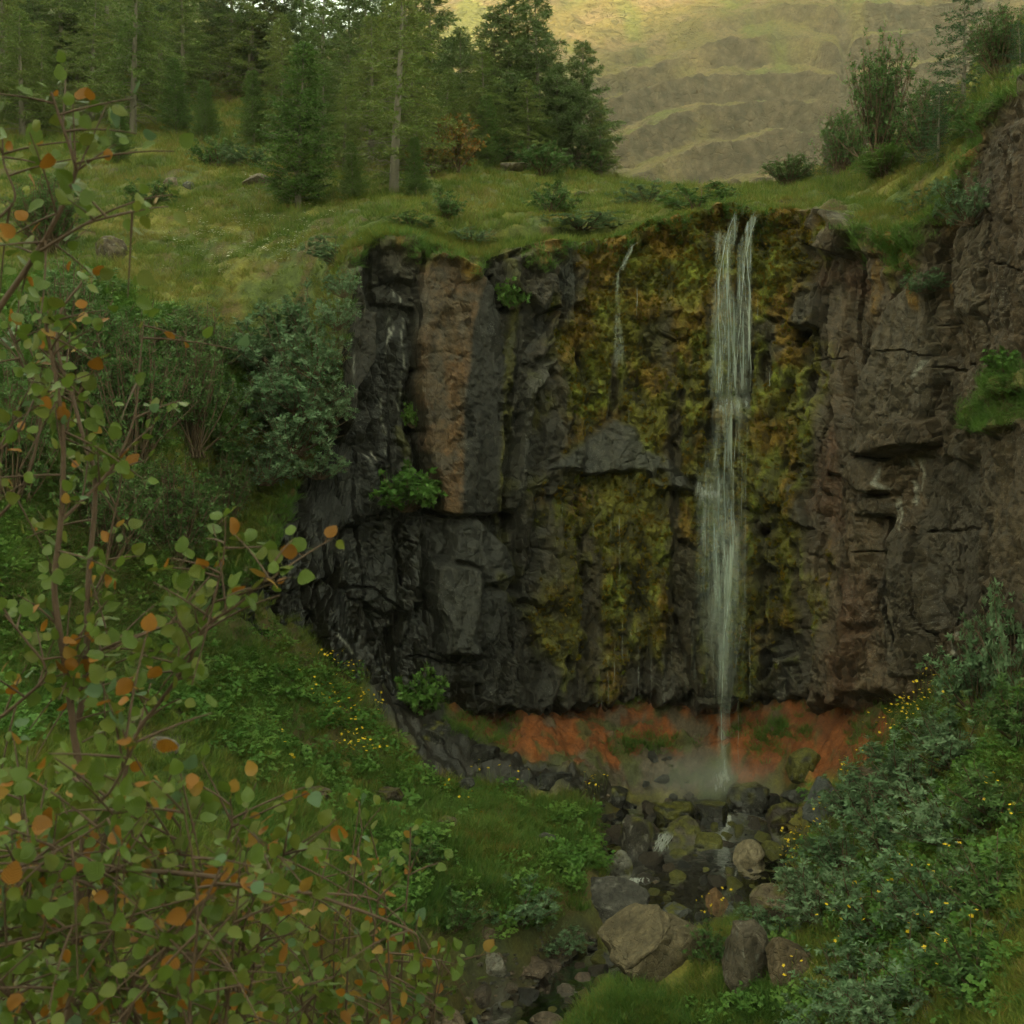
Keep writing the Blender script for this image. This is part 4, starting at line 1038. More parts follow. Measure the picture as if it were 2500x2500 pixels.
# gravel between them, too fine to count
mb = MB()
gv, gf = ico(1) if False else (ICO[3][0], ICO[3][1])
bmx = bmesh.new(); bmesh.ops.create_icosphere(bmx, subdivisions=1, radius=1.0)
gv = np.array([x.co[:] for x in bmx.verts]); gf = np.array([[q.index for q in x.verts] for x in bmx.faces]); bmx.free()
gcol = []
for q in range(2600):
    i = rng.integers(4, len(SD) - 20); t = rng.uniform(-1.25, 1.25)
    tan_ = SD[min(i + 1, len(SD) - 1), :2] - SD[i, :2]; tan_ /= np.linalg.norm(tan_) + 1e-9
    x = SD[i, 0] + tan_[1] * t * SD[i, 3]; y = SD[i, 1] - tan_[0] * t * SD[i, 3]
    if y > 15.0: continue
    r = rng.uniform(.010, .04)
    vv = gv * (1 + .25 * rng.normal(size=(len(gv), 1))) * np.array([1, .8, .6]) * r
    mb.add(vv + [x, y, float(Hat(x, y)) + .2 * r], gf)
    b = np.array([[.05, .042, .034], [.085, .062, .042], [.035, .03, .026], [.11, .075, .05]][rng.integers(4)]) * rng.uniform(.7, 1.2)
    gcol.append(np.tile([*b, .7], (len(gv), 1)))
tag(link('gravel', mb.build('gravel', [ROCK_MAT], smooth=False, col=np.concatenate(gcol))), 'dark wet gravel between the stream stones', 'gravel', kind='stuff')

# ------------------------------------------------------------------ water
def water_mat():
    m, t, N = nodes('stream_water'); L = t.links.new
    tc = N('TexCoord'); n1 = N('TexNoise', Scale=9.0, Detail=4.0); L(tc.outputs['Object'], n1.inputs['Vector'])
    bp = N('Bump', Strength=.25, Distance=.03); L(n1.outputs[0], bp.inputs['Height'])
    fr = N('Fresnel', IOR=1.33); L(bp.outputs[0], fr.inputs['Normal'])
    gl = N('BsdfGlossy', Roughness=.06); L(bp.outputs[0], gl.inputs['Normal'])
    tr = N('BsdfTransparent', Color=(.72, .62, .46, 1))
    mx = N('MixShader'); L(fr.outputs[0], mx.inputs[0]); L(tr.outputs[0], mx.inputs[1]); L(gl.outputs[0], mx.inputs[2])
    o = N('OutputMaterial'); L(mx.outputs[0], o.inputs[0])
    return m
def fall_mat(name, lo_, hi_, uvs, white=(.80, .82, .78), streak=1.0):
    """falling water: clear where thin, milky where it breaks, streaked along the fall"""
    m, t, N = nodes(name); L = t.links.new
    uv = N('UVMap'); mp = N('Mapping'); mp.inputs['Scale'].default_value = (*uvs, 1); L(uv.outputs[0], mp.inputs['Vector'])
    n1 = N('TexNoise', Scale=1.0, Detail=5.0, Roughness=.62); n1.inputs['Distortion'].default_value = .25; L(mp.outputs[0], n1.inputs['Vector'])
    mr = N('MapRange'); mr.inputs[1].default_value = lo_; mr.inputs[2].default_value = hi_; L(n1.outputs[0], mr.inputs[0])
    at = N('Attribute', attribute_name='Col')
    sp = N('SeparateColor'); L(at.outputs['Color'], sp.inputs[0])
    mu = N('Math', operation='MULTIPLY'); L(mr.outputs[0], mu.inputs[0]); L(sp.outputs[0], mu.inputs[1])
    d = N('BsdfDiffuse', Color=(*white, 1)); tl = N('BsdfTranslucent', Color=(*white, 1)); gl = N('BsdfGlossy', Roughness=.2)
    a = N('MixShader', Fac=.45); L(d.outputs[0], a.inputs[1]); L(tl.outputs[0], a.inputs[2])
    a2 = N('MixShader', Fac=.12); L(a.outputs[0], a2.inputs[1]); L(gl.outputs[0], a2.inputs[2])
    tr = N('BsdfTransparent', Color=(.97, .98, .96, 1))
    mx = N('MixShader'); L(mu.outputs[0], mx.inputs[0]); L(tr.outputs[0], mx.inputs[1]); L(a2.outputs[0], mx.inputs[2])
    o = N('OutputMaterial'); L(mx.outputs[0], o.inputs[0])
    return m
WATER = water_mat()
VEIL = fall_mat('falling_water', .39, .78, (14, .7), white=(.74, .82, .77))
STRAND = fall_mat('water_strand', .36, .64, (4, 4.5), white=(.84, .86, .80))
CASC = fall_mat('cascade_water', -.2, .3, (1, 1), white=(.7, .7, .66))
FOAM = fall_mat('broken_water', .36, .66, (16, 6))

# stream surface, dropping in small steps
ns_, nc_ = len(SD) - 8, 29
uu = np.linspace(-1, 1, nc_)
tg = np.gradient(SD[:, :2], axis=0); tg /= np.linalg.norm(tg, axis=1, keepdims=True)
SW = np.zeros((ns_, nc_, 3))
for i in range(ns_):
    wd = SD[i, 3] + .30
    SW[i, :, 0] = SD[i, 0] + tg[i, 1] * uu * wd; SW[i, :, 1] = SD[i, 1] - tg[i, 0] * uu * wd
lv = SD[:ns_, 2] - .07
SW[..., 2] = lv[:, None] + .006 * fbm(SW[..., 0] * 5, SW[..., 1] * 5, 3, 401)
tag(link('stream', mesh('stream', SW.reshape(-1, 3), grid_faces(ns_, nc_), WATER)), kind='structure')

fall = empty('waterfall', W(1775, 1935, 15.1), 'tall thin waterfall dropping from the mossy lip in white strands', 'waterfall')
def in_parent(v, e): return np.asarray(v) - np.array(e.location)

def smY(px, py, r=20):
    y = np.mean([Ycl(px + a, np.minimum(py + b, 1690)) for a in (-r, 0, r) for b in (-r, 0, r)], axis=0)
    return np.minimum(y, np.interp(py, [1250, 1700], [15.6, 15.12]))     # free fall below the ledge

def sheet(name, rows, mat, parent, nu=40, nv=160, out=.06, dens=1.0, edge=.18, k=0, top=.04, bot=.1, seedv=0, wob=.02):
    """rows: (py, left px, right px)"""
    rows = np.array(rows, float)
    py = np.linspace(rows[0, 0], rows[-1, 0], nv)
    l = np.interp(py, rows[:, 0], rows[:, 1]); r = np.interp(py, rows[:, 0], rows[:, 2])
    u = np.linspace(0, 1, nu)
    PXs = l[:, None] + (r - l)[:, None] * u[None]; PYs = np.broadcast_to(py[:, None], PXs.shape)
    PXs = PXs + 3 * gn(PYs / 60, u[None] * 6, 500 + seedv)
    Ys = smY(PXs, PYs)
    kk = np.ones(9) / 9
    Ys = np.stack([np.convolve(np.pad(Ys[:, j], 4, mode='edge'), kk, mode='valid') for j in range(nu)], 1)
    Ys = Ys - out - wob * fbm(PXs / 14, PYs / 120, 3, 510 + seedv)
    P = W(PXs, PYs, Ys)
    e = ss(0, edge, u) * ss(1, 1 - edge, u)
    vv = np.linspace(0, 1, nv)
    den = dens * e[None] * (ss(0, top, vv) * ss(1, 1 - bot, vv))[:, None]
    uv = np.stack([(PXs - 1700) / 180.0 + seedv * 3.3, (PYs - 500) / 180.0], -1)
    me = mesh(name, in_parent(P.reshape(-1, 3), parent), grid_faces(nv, nu), mat, col=np.repeat(den.reshape(-1, 1), 3, 1), uv=uv.reshape(-1, 2))
    return link(name, me, parent)

def strand(name, pts, w, mat, parent, out=.10, dens=1.0, n=60, seedv=0, fade=.15):
    """a cord of water: a flattened tube of uneven width"""
    pts = np.array(pts, float)
    py = np.linspace(pts[0, 1], pts[-1, 1], n)
    px = np.interp(py, pts[:, 1], pts[:, 0]) + 2.0 * gn(py / 45, py * 0 + seedv, 520 + seedv)
    Yv = smY(px, py, 14)
    Yv = np.convolve(np.pad(Yv, 7, mode='edge'), np.ones(15) / 15, mode='valid') - out
    P = W(px, py, Yv)
    wr_ = w * (.65 + .5 * gn(py / 25, py * 0 + 3, 530 + seedv)) * (.4 + .6 * np.sin(np.linspace(.15, np.pi - .1, n)))
    sides = 6; th = np.arange(sides) * 2 * np.pi / sides
    V = P[:, None] + np.stack([np.cos(th)[None] * wr_[:, None], .5 * np.sin(th)[None] * wr_[:, None], 0 * np.cos(th)[None] + 0 * wr_[:, None]], -1)
    i = np.arange(n * sides).reshape(n, sides)
    f = np.stack([i[:-1], np.roll(i, -1, 1)[:-1], np.roll(i, -1, 1)[1:], i[1:]], -1).reshape(-1, 4)
    vv = np.linspace(0, 1, n)
    den = np.repeat((dens * ss(0, fade * .5, vv) * ss(1, 1 - fade, vv))[:, None], sides, 1)
    uv = np.stack([np.broadcast_to(np.cos(th)[None] * .4 + seedv, (n, sides)), np.repeat(((py - 500) / 180)[:, None], sides, 1)], -1)
    me = mesh(name, in_parent(V.reshape(-1, 3), parent), f, mat, col=np.repeat(den.reshape(-1, 1), 3, 1), uv=uv.reshape(-1, 2))
    return link(name, me, parent)

# the film that slides over the lip, the upper veil, the breaks on the two ledges, the lower veil
sheet('upper_veil', [(508, 1790, 1822), (540, 1778, 1812), (600, 1762, 1795), (650, 1752, 1790), (800, 1750, 1800), (985, 1742, 1806)], VEIL, fall, dens=.85, out=.07, seedv=1)
sheet('upper_veil', [(516, 1838, 1858), (545, 1822, 1846), (600, 1800, 1838), (700, 1796, 1838), (800, 1790, 1838), (980, 1795, 1835)], VEIL, fall, dens=.8, out=.09, seedv=2)
sheet('thin_film', [(560, 1735, 1800), (700, 1728, 1790), (985, 1722, 1780)], VEIL, fall, dens=.6, out=.03, seedv=3, edge=.4)
sheet('lower_veil', [(962, 1742, 1842), (1060, 1724, 1834), (1160, 1706, 1828), (1300, 1694, 1832), (1450, 1690, 1832), (1620, 1695, 1826)], VEIL, fall, dens=.85, out=.10, nv=220, seedv=4, bot=.35, edge=.45)
sheet('lower_veil', [(1150, 1690, 1760), (1250, 1690, 1765), (1400, 1690, 1760), (1640, 1700, 1770)], VEIL, fall, dens=.5, out=.13, seedv=5, bot=.5, edge=.5, top=.3)
sheet('lower_veil', [(1280, 1715, 1835), (1500, 1712, 1832), (1745, 1715, 1825)], VEIL, fall, dens=.55, out=.16, seedv=6, bot=.5, edge=.5)
sheet('lower_thread', [(1440, 1740, 1800), (1560, 1742, 1792), (1700, 1746, 1786), (1860, 1744, 1786), (1930, 1735, 1795)], VEIL, fall, nu=24, dens=.8, out=.14, seedv=9, top=.4, bot=.08, edge=.5)
sheet('base_splash', [(1850, 1745, 1790), (1900, 1725, 1805), (1950, 1700, 1825)], FOAM, fall, nu=30, nv=60, dens=.6, out=.18, seedv=10, top=.4, bot=.3, edge=.4)
sheet('ledge_splash', [(955, 1745, 1840), (990, 1735, 1842), (1030, 1730, 1838)], FOAM, fall, dens=.5, out=.15, nv=50, seedv=7, top=.4, bot=.5)
sheet('ledge_splash', [(1140, 1700, 1770), (1190, 1692, 1768), (1260, 1695, 1765)], FOAM, fall, dens=.5, out=.17, nv=50, seedv=8, top=.4, bot=.5)
for q, (pts, w, dn) in enumerate([
    ([(1800, 512), (1782, 550), (1768, 600), (1756, 680), (1754, 780), (1760, 900), (1762, 975)], .016, .95), ([(1850, 528), (1835, 560), (1822, 620), (1832, 720), (1828, 800), (1834, 900), (1830, 980)], .018, .95),
    ([(1786, 545), (1776, 620), (1780, 720), (1785, 800), (1794, 880), (1794, 975)], .014, .8), ([(1843, 540), (1822, 580), (1815, 680), (1806, 790), (1798, 900), (1796, 970)], .014, .85),
    ([(1755, 640), (1752, 740), (1770, 800), (1758, 900)], .010, .7), ([(1812, 610), (1820, 720), (1830, 800), (1822, 860)], .010, .7),
    ([(1795, 985), (1797, 1060), (1790, 1150), (1792, 1300), (1780, 1450), (1768, 1560), (1762, 1700), (1760, 1925)], .016, .7), ([(1762, 980), (1750, 1080), (1735, 1180), (1728, 1300), (1735, 1420)], .014, .7),
    ([(1830, 985), (1822, 1100), (1820, 1300), (1818, 1480), (1800, 1600), (1782, 1720), (1778, 1880)], .010, .5), ([(1725, 1150), (1718, 1260), (1722, 1400)], .018, .6), ([(1760, 1170), (1765, 1350), (1758, 1560), (1756, 1700)], .012, .6),
    ([(1800, 1160), (1806, 1320), (1798, 1500), (1770, 1600), (1764, 1760)], .012, .6), ([(1780, 1000), (1775, 1150), (1780, 1320)], .012, .6),
    ([(1802, 1690), (1803, 1900)], .008, .6), ([(1832, 1500), (1830, 1760)], .007, .55), ([(1690, 1500), (1700, 1720)], .007, .45), ([(1722, 1450), (1728, 1800)], .006, .45), ([(1740, 1560), (1745, 1760)], .006, .5), ([(1850, 1650), (1846, 1760)], .006, .4), ([(1672, 1560), (1676, 1745)], .005, .35)]):
    strand('water_strand', pts, w * (.62 if q not in (7, 9, 10, 11, 12) else .4), STRAND, fall, dens=dn * (.85 if q not in (7, 9, 10, 11, 12) else .5), seedv=q + 1, out=.10 + .02 * (q % 3))
for q in range(16):
    p0 = rng.uniform(1705, 1832); y0 = rng.uniform(600, 1420); ln = rng.uniform(120, 420)
    if y0 < 980: p0 = rng.uniform(1748, 1836)
    strand('water_strand', [(p0, y0), (p0 + rng.normal(0, 3), y0 + ln / 2), (p0 + rng.normal(-6, 5), min(y0 + ln, 1730))], rng.uniform(.003, .006), STRAND, fall, dens=rng.uniform(.25, .55), seedv=40 + q, out=rng.uniform(.09, .18), fade=.35)

side = empty('water_trickle', W(1500, 800, 15.3), 'narrow trickle sliding down green moss left of the main fall', 'trickle')
sheet('thin_film', [(590, 1542, 1556), (640, 1518, 1534), (670, 1502, 1516), (760, 1500, 1516), (900, 1495, 1530)], VEIL, side, nu=14, nv=90, dens=.45, out=.05, seedv=12)
strand('water_strand', [(1568, 585), (1545, 600), (1530, 635), (1510, 662), (1506, 740)], .011, STRAND, side, dens=.32, seedv=101)
strand('water_strand', [(1556, 700), (1554, 780)], .010, STRAND, side, dens=.6, seedv=102)
for q, (px, a, b, dn) in enumerate([(1500, 1560, 1700, .5), (1484, 1590, 1740, .45), (1512, 1240, 1450, .5), (1492, 1250, 1330, .4), (1372, 1230, 1290, .45), (1448, 1250, 1330, .35), (1520, 1500, 1640, .4), (1558, 1500, 1750, .35), (1535, 990, 1040, .5), (1470, 1660, 1745, .35), (1590, 1560, 1750, .3), (1360, 1380, 1480, .35), (1620, 1600, 1750, .3), (1880, 880, 960, .5), (1850, 720, 790, .5), (1455, 1640, 1740, .3), (1540, 1520, 1560, .4), (1640, 1500, 1740, .25), (1900, 1560, 1740, .3), (1915, 1660, 1740, .3)]):
    dr = empty('water_drip', W(px, b, 15.4), 'thin thread of water dripping down the mossy rock', 'drip', 'threads of dripping water on the mossy rock')
    strand('water_thread', [(px, a), (px + rng.normal(0, 1.5), b)], .0055, STRAND, dr, dens=dn, seedv=120 + q, out=.10, fade=.3)

# white water on the small steps of the stream
for q, (lab, pts, w) in enumerate([
    ('white water running between the domed and the patched boulder', [(1628, 2030, 13.1), (1618, 2055, 12.95), (1606, 2075, 12.85), (1604, 2092, 12.8)], .09),
    ('small white cascade by the lichen covered boulder', [(1553, 2140, 12.4), (1553, 2152, 12.33), (1554, 2166, 12.3)], .10),
    ('small cascade falling between the dark slab and the pale boulder', [(1572, 2232, 11.75), (1578, 2250, 11.6), (1582, 2276, 11.5)], .14)]):
    P = np.array([W(*p) for p in pts]); cz = empty('cascade', P[-1], lab, 'cascade', 'little cascades of the stream')
    wm = MB(); dcol = []
    along = P[-1] - P[0]; flat_ = abs(along[2]) < abs(along[0]) * .5
    for j in range(30):
        n = 18; t = np.linspace(0, 1, n); tt_ = np.linspace(0, 1, len(P))
        line = np.stack([np.interp(t * rng.uniform(.5, 1), tt_, P[:, c]) for c in range(3)], 1)
        o_ = rng.normal(0, w * .45)
        line = line + (np.array([0, o_, .02]) if flat_ else np.array([o_, -.05 - abs(rng.normal(0, .02)), .02])) + .35 * w * gn(t[:, None] * 3 + np.array([[0, 5, 9]]), t[:, None] * 0 + j, 540 + j) * [[1, .5, .3]]
        k0 = wm.n; wm.tube(line - P[-1], rng.uniform(.0015, .0045) * (.5 + .6 * np.sin(np.linspace(.2, 3, n))), 5)
        dcol.append(np.repeat(.5 * ss(0, .2, t) * ss(1, .7, t), 5))
    link('white_water', wm.build('white_water', [CASC], col=np.repeat(np.concatenate(dcol)[:, None], 3, 1)), cz)['kind'] = 'stuff'

# spray where the fall lands
def mist_mat():
    m, t, N = nodes('spray'); L = t.links.new
    tc = N('TexCoord'); ln = N('VectorMath', operation='LENGTH'); L(tc.outputs['Object'], ln.inputs[0])
    mr = N('MapRange'); mr.inputs[1].default_value = 1.0; mr.inputs[2].default_value = .0; mr.inputs[3].default_value = 0; mr.inputs[4].default_value = 1.0; L(ln.outputs['Value'], mr.inputs[0])
    pw = N('Math', operation='POWER'); pw.inputs[1].default_value = 1.6; L(mr.outputs[0], pw.inputs[0])
    n1 = N('TexNoise', Scale=2.5, Detail=3.0); L(tc.outputs['Object'], n1.inputs['Vector'])
    mu = N('Math', operation='MULTIPLY'); L(pw.outputs[0], mu.inputs[0]); L(n1.outputs[0], mu.inputs[1])
    m2 = N('Math', operation='MULTIPLY'); m2.inputs[1].default_value = 1.6; L(mu.outputs[0], m2.inputs[0])
    v = N('VolumePrincipled', Color=(.92, .92, .88, 1)); L(m2.outputs[0], v.inputs['Density'])
    o = N('OutputMaterial'); L(v.outputs[0], o.inputs['Volume'])
    return m
v, f = ICO[3]
g = W(1720, 1900, 14.85)
tag(link('mist', mesh('mist', v, f, mist_mat()), loc=g, scale=(1.3, .55, .52)), 'pale spray hanging where the waterfall lands', 'mist', kind='stuff')

# ------------------------------------------------------------------ plants: materials
GRASS = leaf_mat('grass', [(.06, .11, .017), (.11, .16, .024), (.17, .19, .03), (.22, .165, .042)], scale=.8, trans=.3, rnd=.5, fine=.45)
GRASSG = leaf_mat('lush_grass', [(.05, .11, .018), (.085, .16, .026), (.13, .19, .034)], scale=.8, trans=.3, rnd=.5, fine=.4)
DRY = leaf_mat('dry_grass', [(.10, .085, .035), (.19, .15, .07), (.09, .11, .03)], scale=1.2, trans=.25, rnd=.5, fine=.8)
MOSSF = leaf_mat('moss_tuft', [(.07, .085, .010), (.14, .12, .012), (.22, .13, .012), (.10, .12, .014)], scale=1.4, trans=.2, rnd=.6, fine=.3, rough=.8, spec=.1)
HERB = leaf_mat('broad_herb', [(.06, .14, .022), (.095, .19, .032), (.14, .22, .04)], scale=1.0, trans=.3, rnd=.6, fine=.5)
WILLOW = leaf_mat('willow_leaf', [(.075, .14, .058), (.115, .185, .088), (.165, .23, .125)], scale=1.3, trans=.25, rnd=.3, fine=.7, rough=.6)
WILLOWG = leaf_mat('green_willow_leaf', [(.05, .10, .025), (.075, .14, .035), (.10, .165, .05)], scale=1.3, trans=.28, rnd=.4, fine=.7)
RUSTB = leaf_mat('rusty_leaf', [(.07, .10, .02), (.13, .12, .02), (.24, .11, .02)], scale=1.5, trans=.3, rnd=.4, fine=.9)
LARCH = leaf_mat('larch_needle', [(.095, .15, .034), (.14, .19, .045), (.185, .21, .055)], scale=.6, trans=.3, rnd=.5, fine=.5)
LARCHL = leaf_mat('light_larch_needle', [(.06, .125, .022), (.085, .15, .028), (.10, .16, .03)], scale=.6, trans=.3, rnd=.4, fine=.5)
PINE = leaf_mat('pine_needle', [(.072, .115, .038), (.105, .155, .048), (.145, .18, .056)], scale=.6, trans=.2, rnd=.5, fine=.6)
SPRUCE = leaf_mat('spruce_needle', [(.022, .062, .022), (.035, .09, .03), (.05, .11, .035)], scale=.8, trans=.2, rnd=.4, fine=.6)
BARK = bark_mat('grey_bark', (.10, .082, .06), (.20, .17, .13))
TWIG = bark_mat('brown_twig', (.075, .045, .026), (.14, .085, .05), 60)
BIRCHB = bark_mat('birch_bark', (.050, .026, .016), (.105, .058, .036), 60)
STALK = bark_mat('green_stalk', (.06, .10, .02), (.10, .13, .03), 40)
def plain(name, c, trans=.2, rough=.5):
    m, t, N = nodes(name); L = t.links.new
    b = N('BsdfPrincipled', Roughness=rough); b.inputs['Base Color'].default_value = (*c, 1)
    tr = N('BsdfTranslucent', Color=(*c, 1)); mx = N('MixShader', Fac=trans); L(b.outputs[0], mx.inputs[1]); L(tr.outputs[0], mx.inputs[2])
    o = N('OutputMaterial'); L(mx.outputs[0], o.inputs[0]); return m
PETAL = plain('yellow_petal', (.75, .50, .012))
WHITEP = plain('white_petal', (.55, .52, .42))

# ------------------------------------------------------------------ ground cover, too many to count
def clump(n, rad, L0, L1, wd, lean, mats, mi=None, droop=.35):
    mb = MB()
    a = rng.uniform(0, 6.283, n); r = rad * np.sqrt(rng.uniform(0, 1, n))
    c = np.stack([r * np.cos(a), r * np.sin(a), np.full(n, -.01)], 1)
    b = a + rng.normal(0, .9, n)
    out = np.stack([np.cos(b), np.sin(b), np.zeros(n)], 1)
    le = np.abs(rng.normal(lean, lean * .5, n))[:, None]
    dr = out * le + np.array([0, 0, 1.0]); dr /= np.linalg.norm(dr, axis=1, keepdims=True)
    th = rng.uniform(0, 6.283, n); sd = np.stack([np.cos(th), np.sin(th), np.zeros(n)], 1)
    L = rng.uniform(L0, L1, n)
    bend = out * (droop * rng.uniform(.2, 1.2, n))[:, None]; bend[:, 2] -= droop * .35
    mb.blades(c, dr, sd, L, wd, bend, 0 if mi is None else rng.choice(len(mats), n, p=mi))
    return mb.build('clump', mats)

def herb_clump(n, rad, hgt, leaf, mat, lobes=3):
    mb = MB()
    for i in range(n):
        a = rng.uniform(0, 6.283); r = rad * math.sqrt(rng.uniform()); h = hgt * rng.uniform(.35, 1)
        c = np.array([r * math.cos(a), r * math.sin(a), h])
        tilt = rng.normal(0, .35, 2)
        base = rng.uniform(0, 6.283); k = lobes + rng.integers(0, 3)
        ang = base + np.arange(k) / k * 5.2
        dd = np.stack([np.cos(ang), np.sin(ang), tilt[0] * np.cos(ang) + tilt[1] * np.sin(ang)], 1)
        mb.leaves(np.tile(c, (k, 1)), dd, np.tile([[-tilt[0], -tilt[1], 1.0]], (k, 1)), leaf * rng.uniform(.7, 1.2), leaf * .85, fold=.10)
    return mb.build('herb', [mat])

def moss_tuft():
    mb = MB()
    d = rvec(46, .9); c = d * .25 * rng.uniform(.2, 1, (46, 1))
    mb.leaves(c, d + rvec(46) * .3, rvec(46), rng.uniform(.5, 1.0, 46), .22, fold=.1)
    return mb.build('moss', [MOSSF])

PROTO = {}
def proto(key, meshes):
    col = bpy.data.collections.new(key)
    for i, me in enumerate(meshes):
        o = bpy.data.objects.new('%s_%02d' % (key, i), me); col.objects.link(o)
    PROTO[key] = (col, len(meshes))
proto('short_grass', [clump(60, .10, .04, .11, .0045, .5, [GRASS]) for _ in range(4)])
proto('tall_grass', [clump(46, .07, .12, .30, .0045, .3, [GRASS, DRY], (.8, .2)) for _ in range(3)])
proto('lush_grass', [clump(50, .10, .08, .22, .006, .45, [GRASSG]) for _ in range(3)])
proto('dry_grass', [clump(60, .08, .15, .36, .004, .9, [DRY, GRASS], (.6, .4), droop=.9) for _ in range(3)])
proto('herb', [herb_clump(46, .15, .075, .022, HERB) for _ in range(3)])
proto('moss_tuft', [moss_tuft() for _ in range(4)])
mbf = MB(); mbf.blades(np.zeros((3, 3)), rvec(3, 3), rvec(3), .12, .003, rvec(3) * .1, 0)
cc = rng.normal(0, .05, (5, 3)) * [1, 1, 0] + [0, 0, .12]
for c in cc: mbf.leaves(np.tile(c, (5, 1)), np.stack([np.cos(np.arange(5) * 1.257), np.sin(np.arange(5) * 1.257), np.full(5, .3)], 1), np.tile([[0, 0, 1.0]], (5, 1)), .014, .012, mi=1)
proto('white_flower', [mbf.build('white_flower', [STALK, WHITEP])])

def scatter(name, key, P, Nrm=None, smin=.7, smax=1.3, label=None, cat=None, tilt=.25, scale=None):
    """one object: points carrying plants of one kind"""
    n = len(P)
    if n == 0: return
    me = bpy.data.meshes.new(name)
    me.vertices.add(n); me.vertices.foreach_set('co', np.asarray(P, np.float32).ravel())
    rot = np.column_stack([rng.normal(0, tilt, n), rng.normal(0, tilt, n), rng.uniform(0, 6.283, n)])
    if Nrm is not None:
        rot = np.array([(Vector(q).to_track_quat('Z', 'Y').to_matrix() @ Matrix.Rotation(rng.uniform(0, 6.28), 3, 'Z')).to_euler()[:] for q in Nrm])
    sc = rng.uniform(smin, smax, n) if scale is None else scale
    for nm, ty, arr, fld in (('rot', 'FLOAT_VECTOR', rot, 'vector'), ('scl', 'FLOAT', sc, 'value'), ('pick', 'INT', rng.integers(0, PROTO[key][1], n), 'value')):
        a = me.attributes.new(nm, ty, 'POINT')
        a.data.foreach_set(fld, np.ascontiguousarray(arr, np.int32 if ty == 'INT' else np.float32).ravel())
    o = link(name, me)
    ng = bpy.data.node_groups.new(name, 'GeometryNodeTree')
    ng.interface.new_socket('Geometry', in_out='INPUT', socket_type='NodeSocketGeometry')
    ng.interface.new_socket('Geometry', in_out='OUTPUT', socket_type='NodeSocketGeometry')
    gi, go = ng.nodes.new('NodeGroupInput'), ng.nodes.new('NodeGroupOutput')
    ci = ng.nodes.new('GeometryNodeCollectionInfo'); ci.inputs['Collection'].default_value = PROTO[key][0]
    ci.inputs['Separate Children'].default_value = True; ci.inputs['Reset Children'].default_value = True
    ip = ng.nodes.new('GeometryNodeInstanceOnPoints'); ip.inputs['Pick Instance'].default_value = True
    def at(nm, ty):
        a = ng.nodes.new('GeometryNodeInputNamedAttribute'); a.data_type = ty; a.inputs['Name'].default_value = nm
        return a.outputs['Attribute']
    e2r = ng.nodes.new('FunctionNodeEulerToRotation')
    L = ng.links.new
    L(gi.outputs[0], ip.inputs['Points']); L(ci.outputs[0], ip.inputs['Instance'])
    L(at('pick', 'INT'), ip.inputs['Instance Index'])
    L(at('rot', 'FLOAT_VECTOR'), e2r.inputs[0]); L(e2r.outputs[0], ip.inputs['Rotation'])
    L(at('scl', 'FLOAT'), ip.inputs['Scale'])
    L(ip.outputs[0], go.inputs[0])
    md = o.modifiers.new('plants', 'NODES'); md.node_group = ng
    tag(o, label, cat, kind='stuff')
    return o

def sample(n, y0, y1, p0=-250, p1=2750, power=1.0):
    px = rng.uniform(p0, p1, n)
    u = rng.uniform(0, 1, n)
    y = y0 * (y1 / y0) ** u if power == 1.0 else (y0 ** (1 - power) + u * (y1 ** (1 - power) - y0 ** (1 - power))) ** (1 / (1 - power))
    x = (px - 1250) * y / F
    z = Hat(x, y)
    P = np.stack([x, y, z], 1)
    so_, sd_, wu = bilin(soil, x, y), bilin(sdc, x, y), bilin(wup, x, y)
    lf = bilin(leftness, x, y)
    ok = (so_ < .35) & (bilin(SLOPE, x, y) < 2.6)
    for bx_, by_, br in BPOS:
        ok &= (x - bx_) ** 2 + (y - by_) ** 2 > (br * .8) ** 2
    qx, qy = proj(P)
    return P[ok], qx[ok], qy[ok], wu[ok], sd_[ok]

def inpoly(qx, qy, poly, soft=25):
    return sdf_poly(qx + 30 * gn(qx / 40, qy / 40, 601), qy + 30 * gn(qx / 40, qy / 40, 602), poly) < soft * rng.normal(size=qx.shape)

HERBZ = [[(470, 1470), (700, 1590), (900, 1660), (1000, 1780), (1060, 1890), (1250, 1920), (1200, 1950), (820, 1960), (600, 1880), (430, 1720)],
         [(1370, 1990), (1500, 1960), (1530, 2020), (1500, 2080), (1470, 2140), (1380, 2110)], [(1360, 2060), (1420, 2040), (1480, 2110), (1440, 2200), (1360, 2160)],
         [(1090, 2180), (1260, 2130), (1380, 2240), (1440, 2260), (1420, 2330), (1240, 2340), (1100, 2300)], [(900, 2050), (1060, 2060), (1080, 2180), (950, 2250)],
         [(1880, 2000), (2060, 1960), (2250, 1700), (2420, 1600), (2500, 1700), (2500, 2500), (1700, 2500), (1900, 2300), (1930, 2100)]]
LUSHZ = [[(560, 1800), (1100, 1930), (1480, 1960), (1500, 2120), (1430, 2300), (1250, 2350), (900, 2300), (600, 2100)], [(1350, 2440), (1500, 2400), (1700, 2440), (1800, 2400), (1900, 2420), (2000, 2500), (1300, 2560)], [(2150, 1750), (2250, 1700), (2300, 1780), (2150, 1900), (2040, 1960)], [(300, 1500), (700, 1600), (900, 1700), (700, 1800), (400, 1700)]]
DRYZ = [[(0, 1080), (250, 1050), (520, 1150), (560, 1400), (420, 1650), (200, 1700), (0, 1650)], [(560, 1080), (760, 1100), (740, 1180), (620, 1200)]]
P, qx, qy, wu, sd_ = sample(52000, 5.0, 48, power=1.2)
nz = fbm(P[:, 0] * .7, P[:, 1] * .7, 3, 611)
thin = np.ones(len(P), bool)
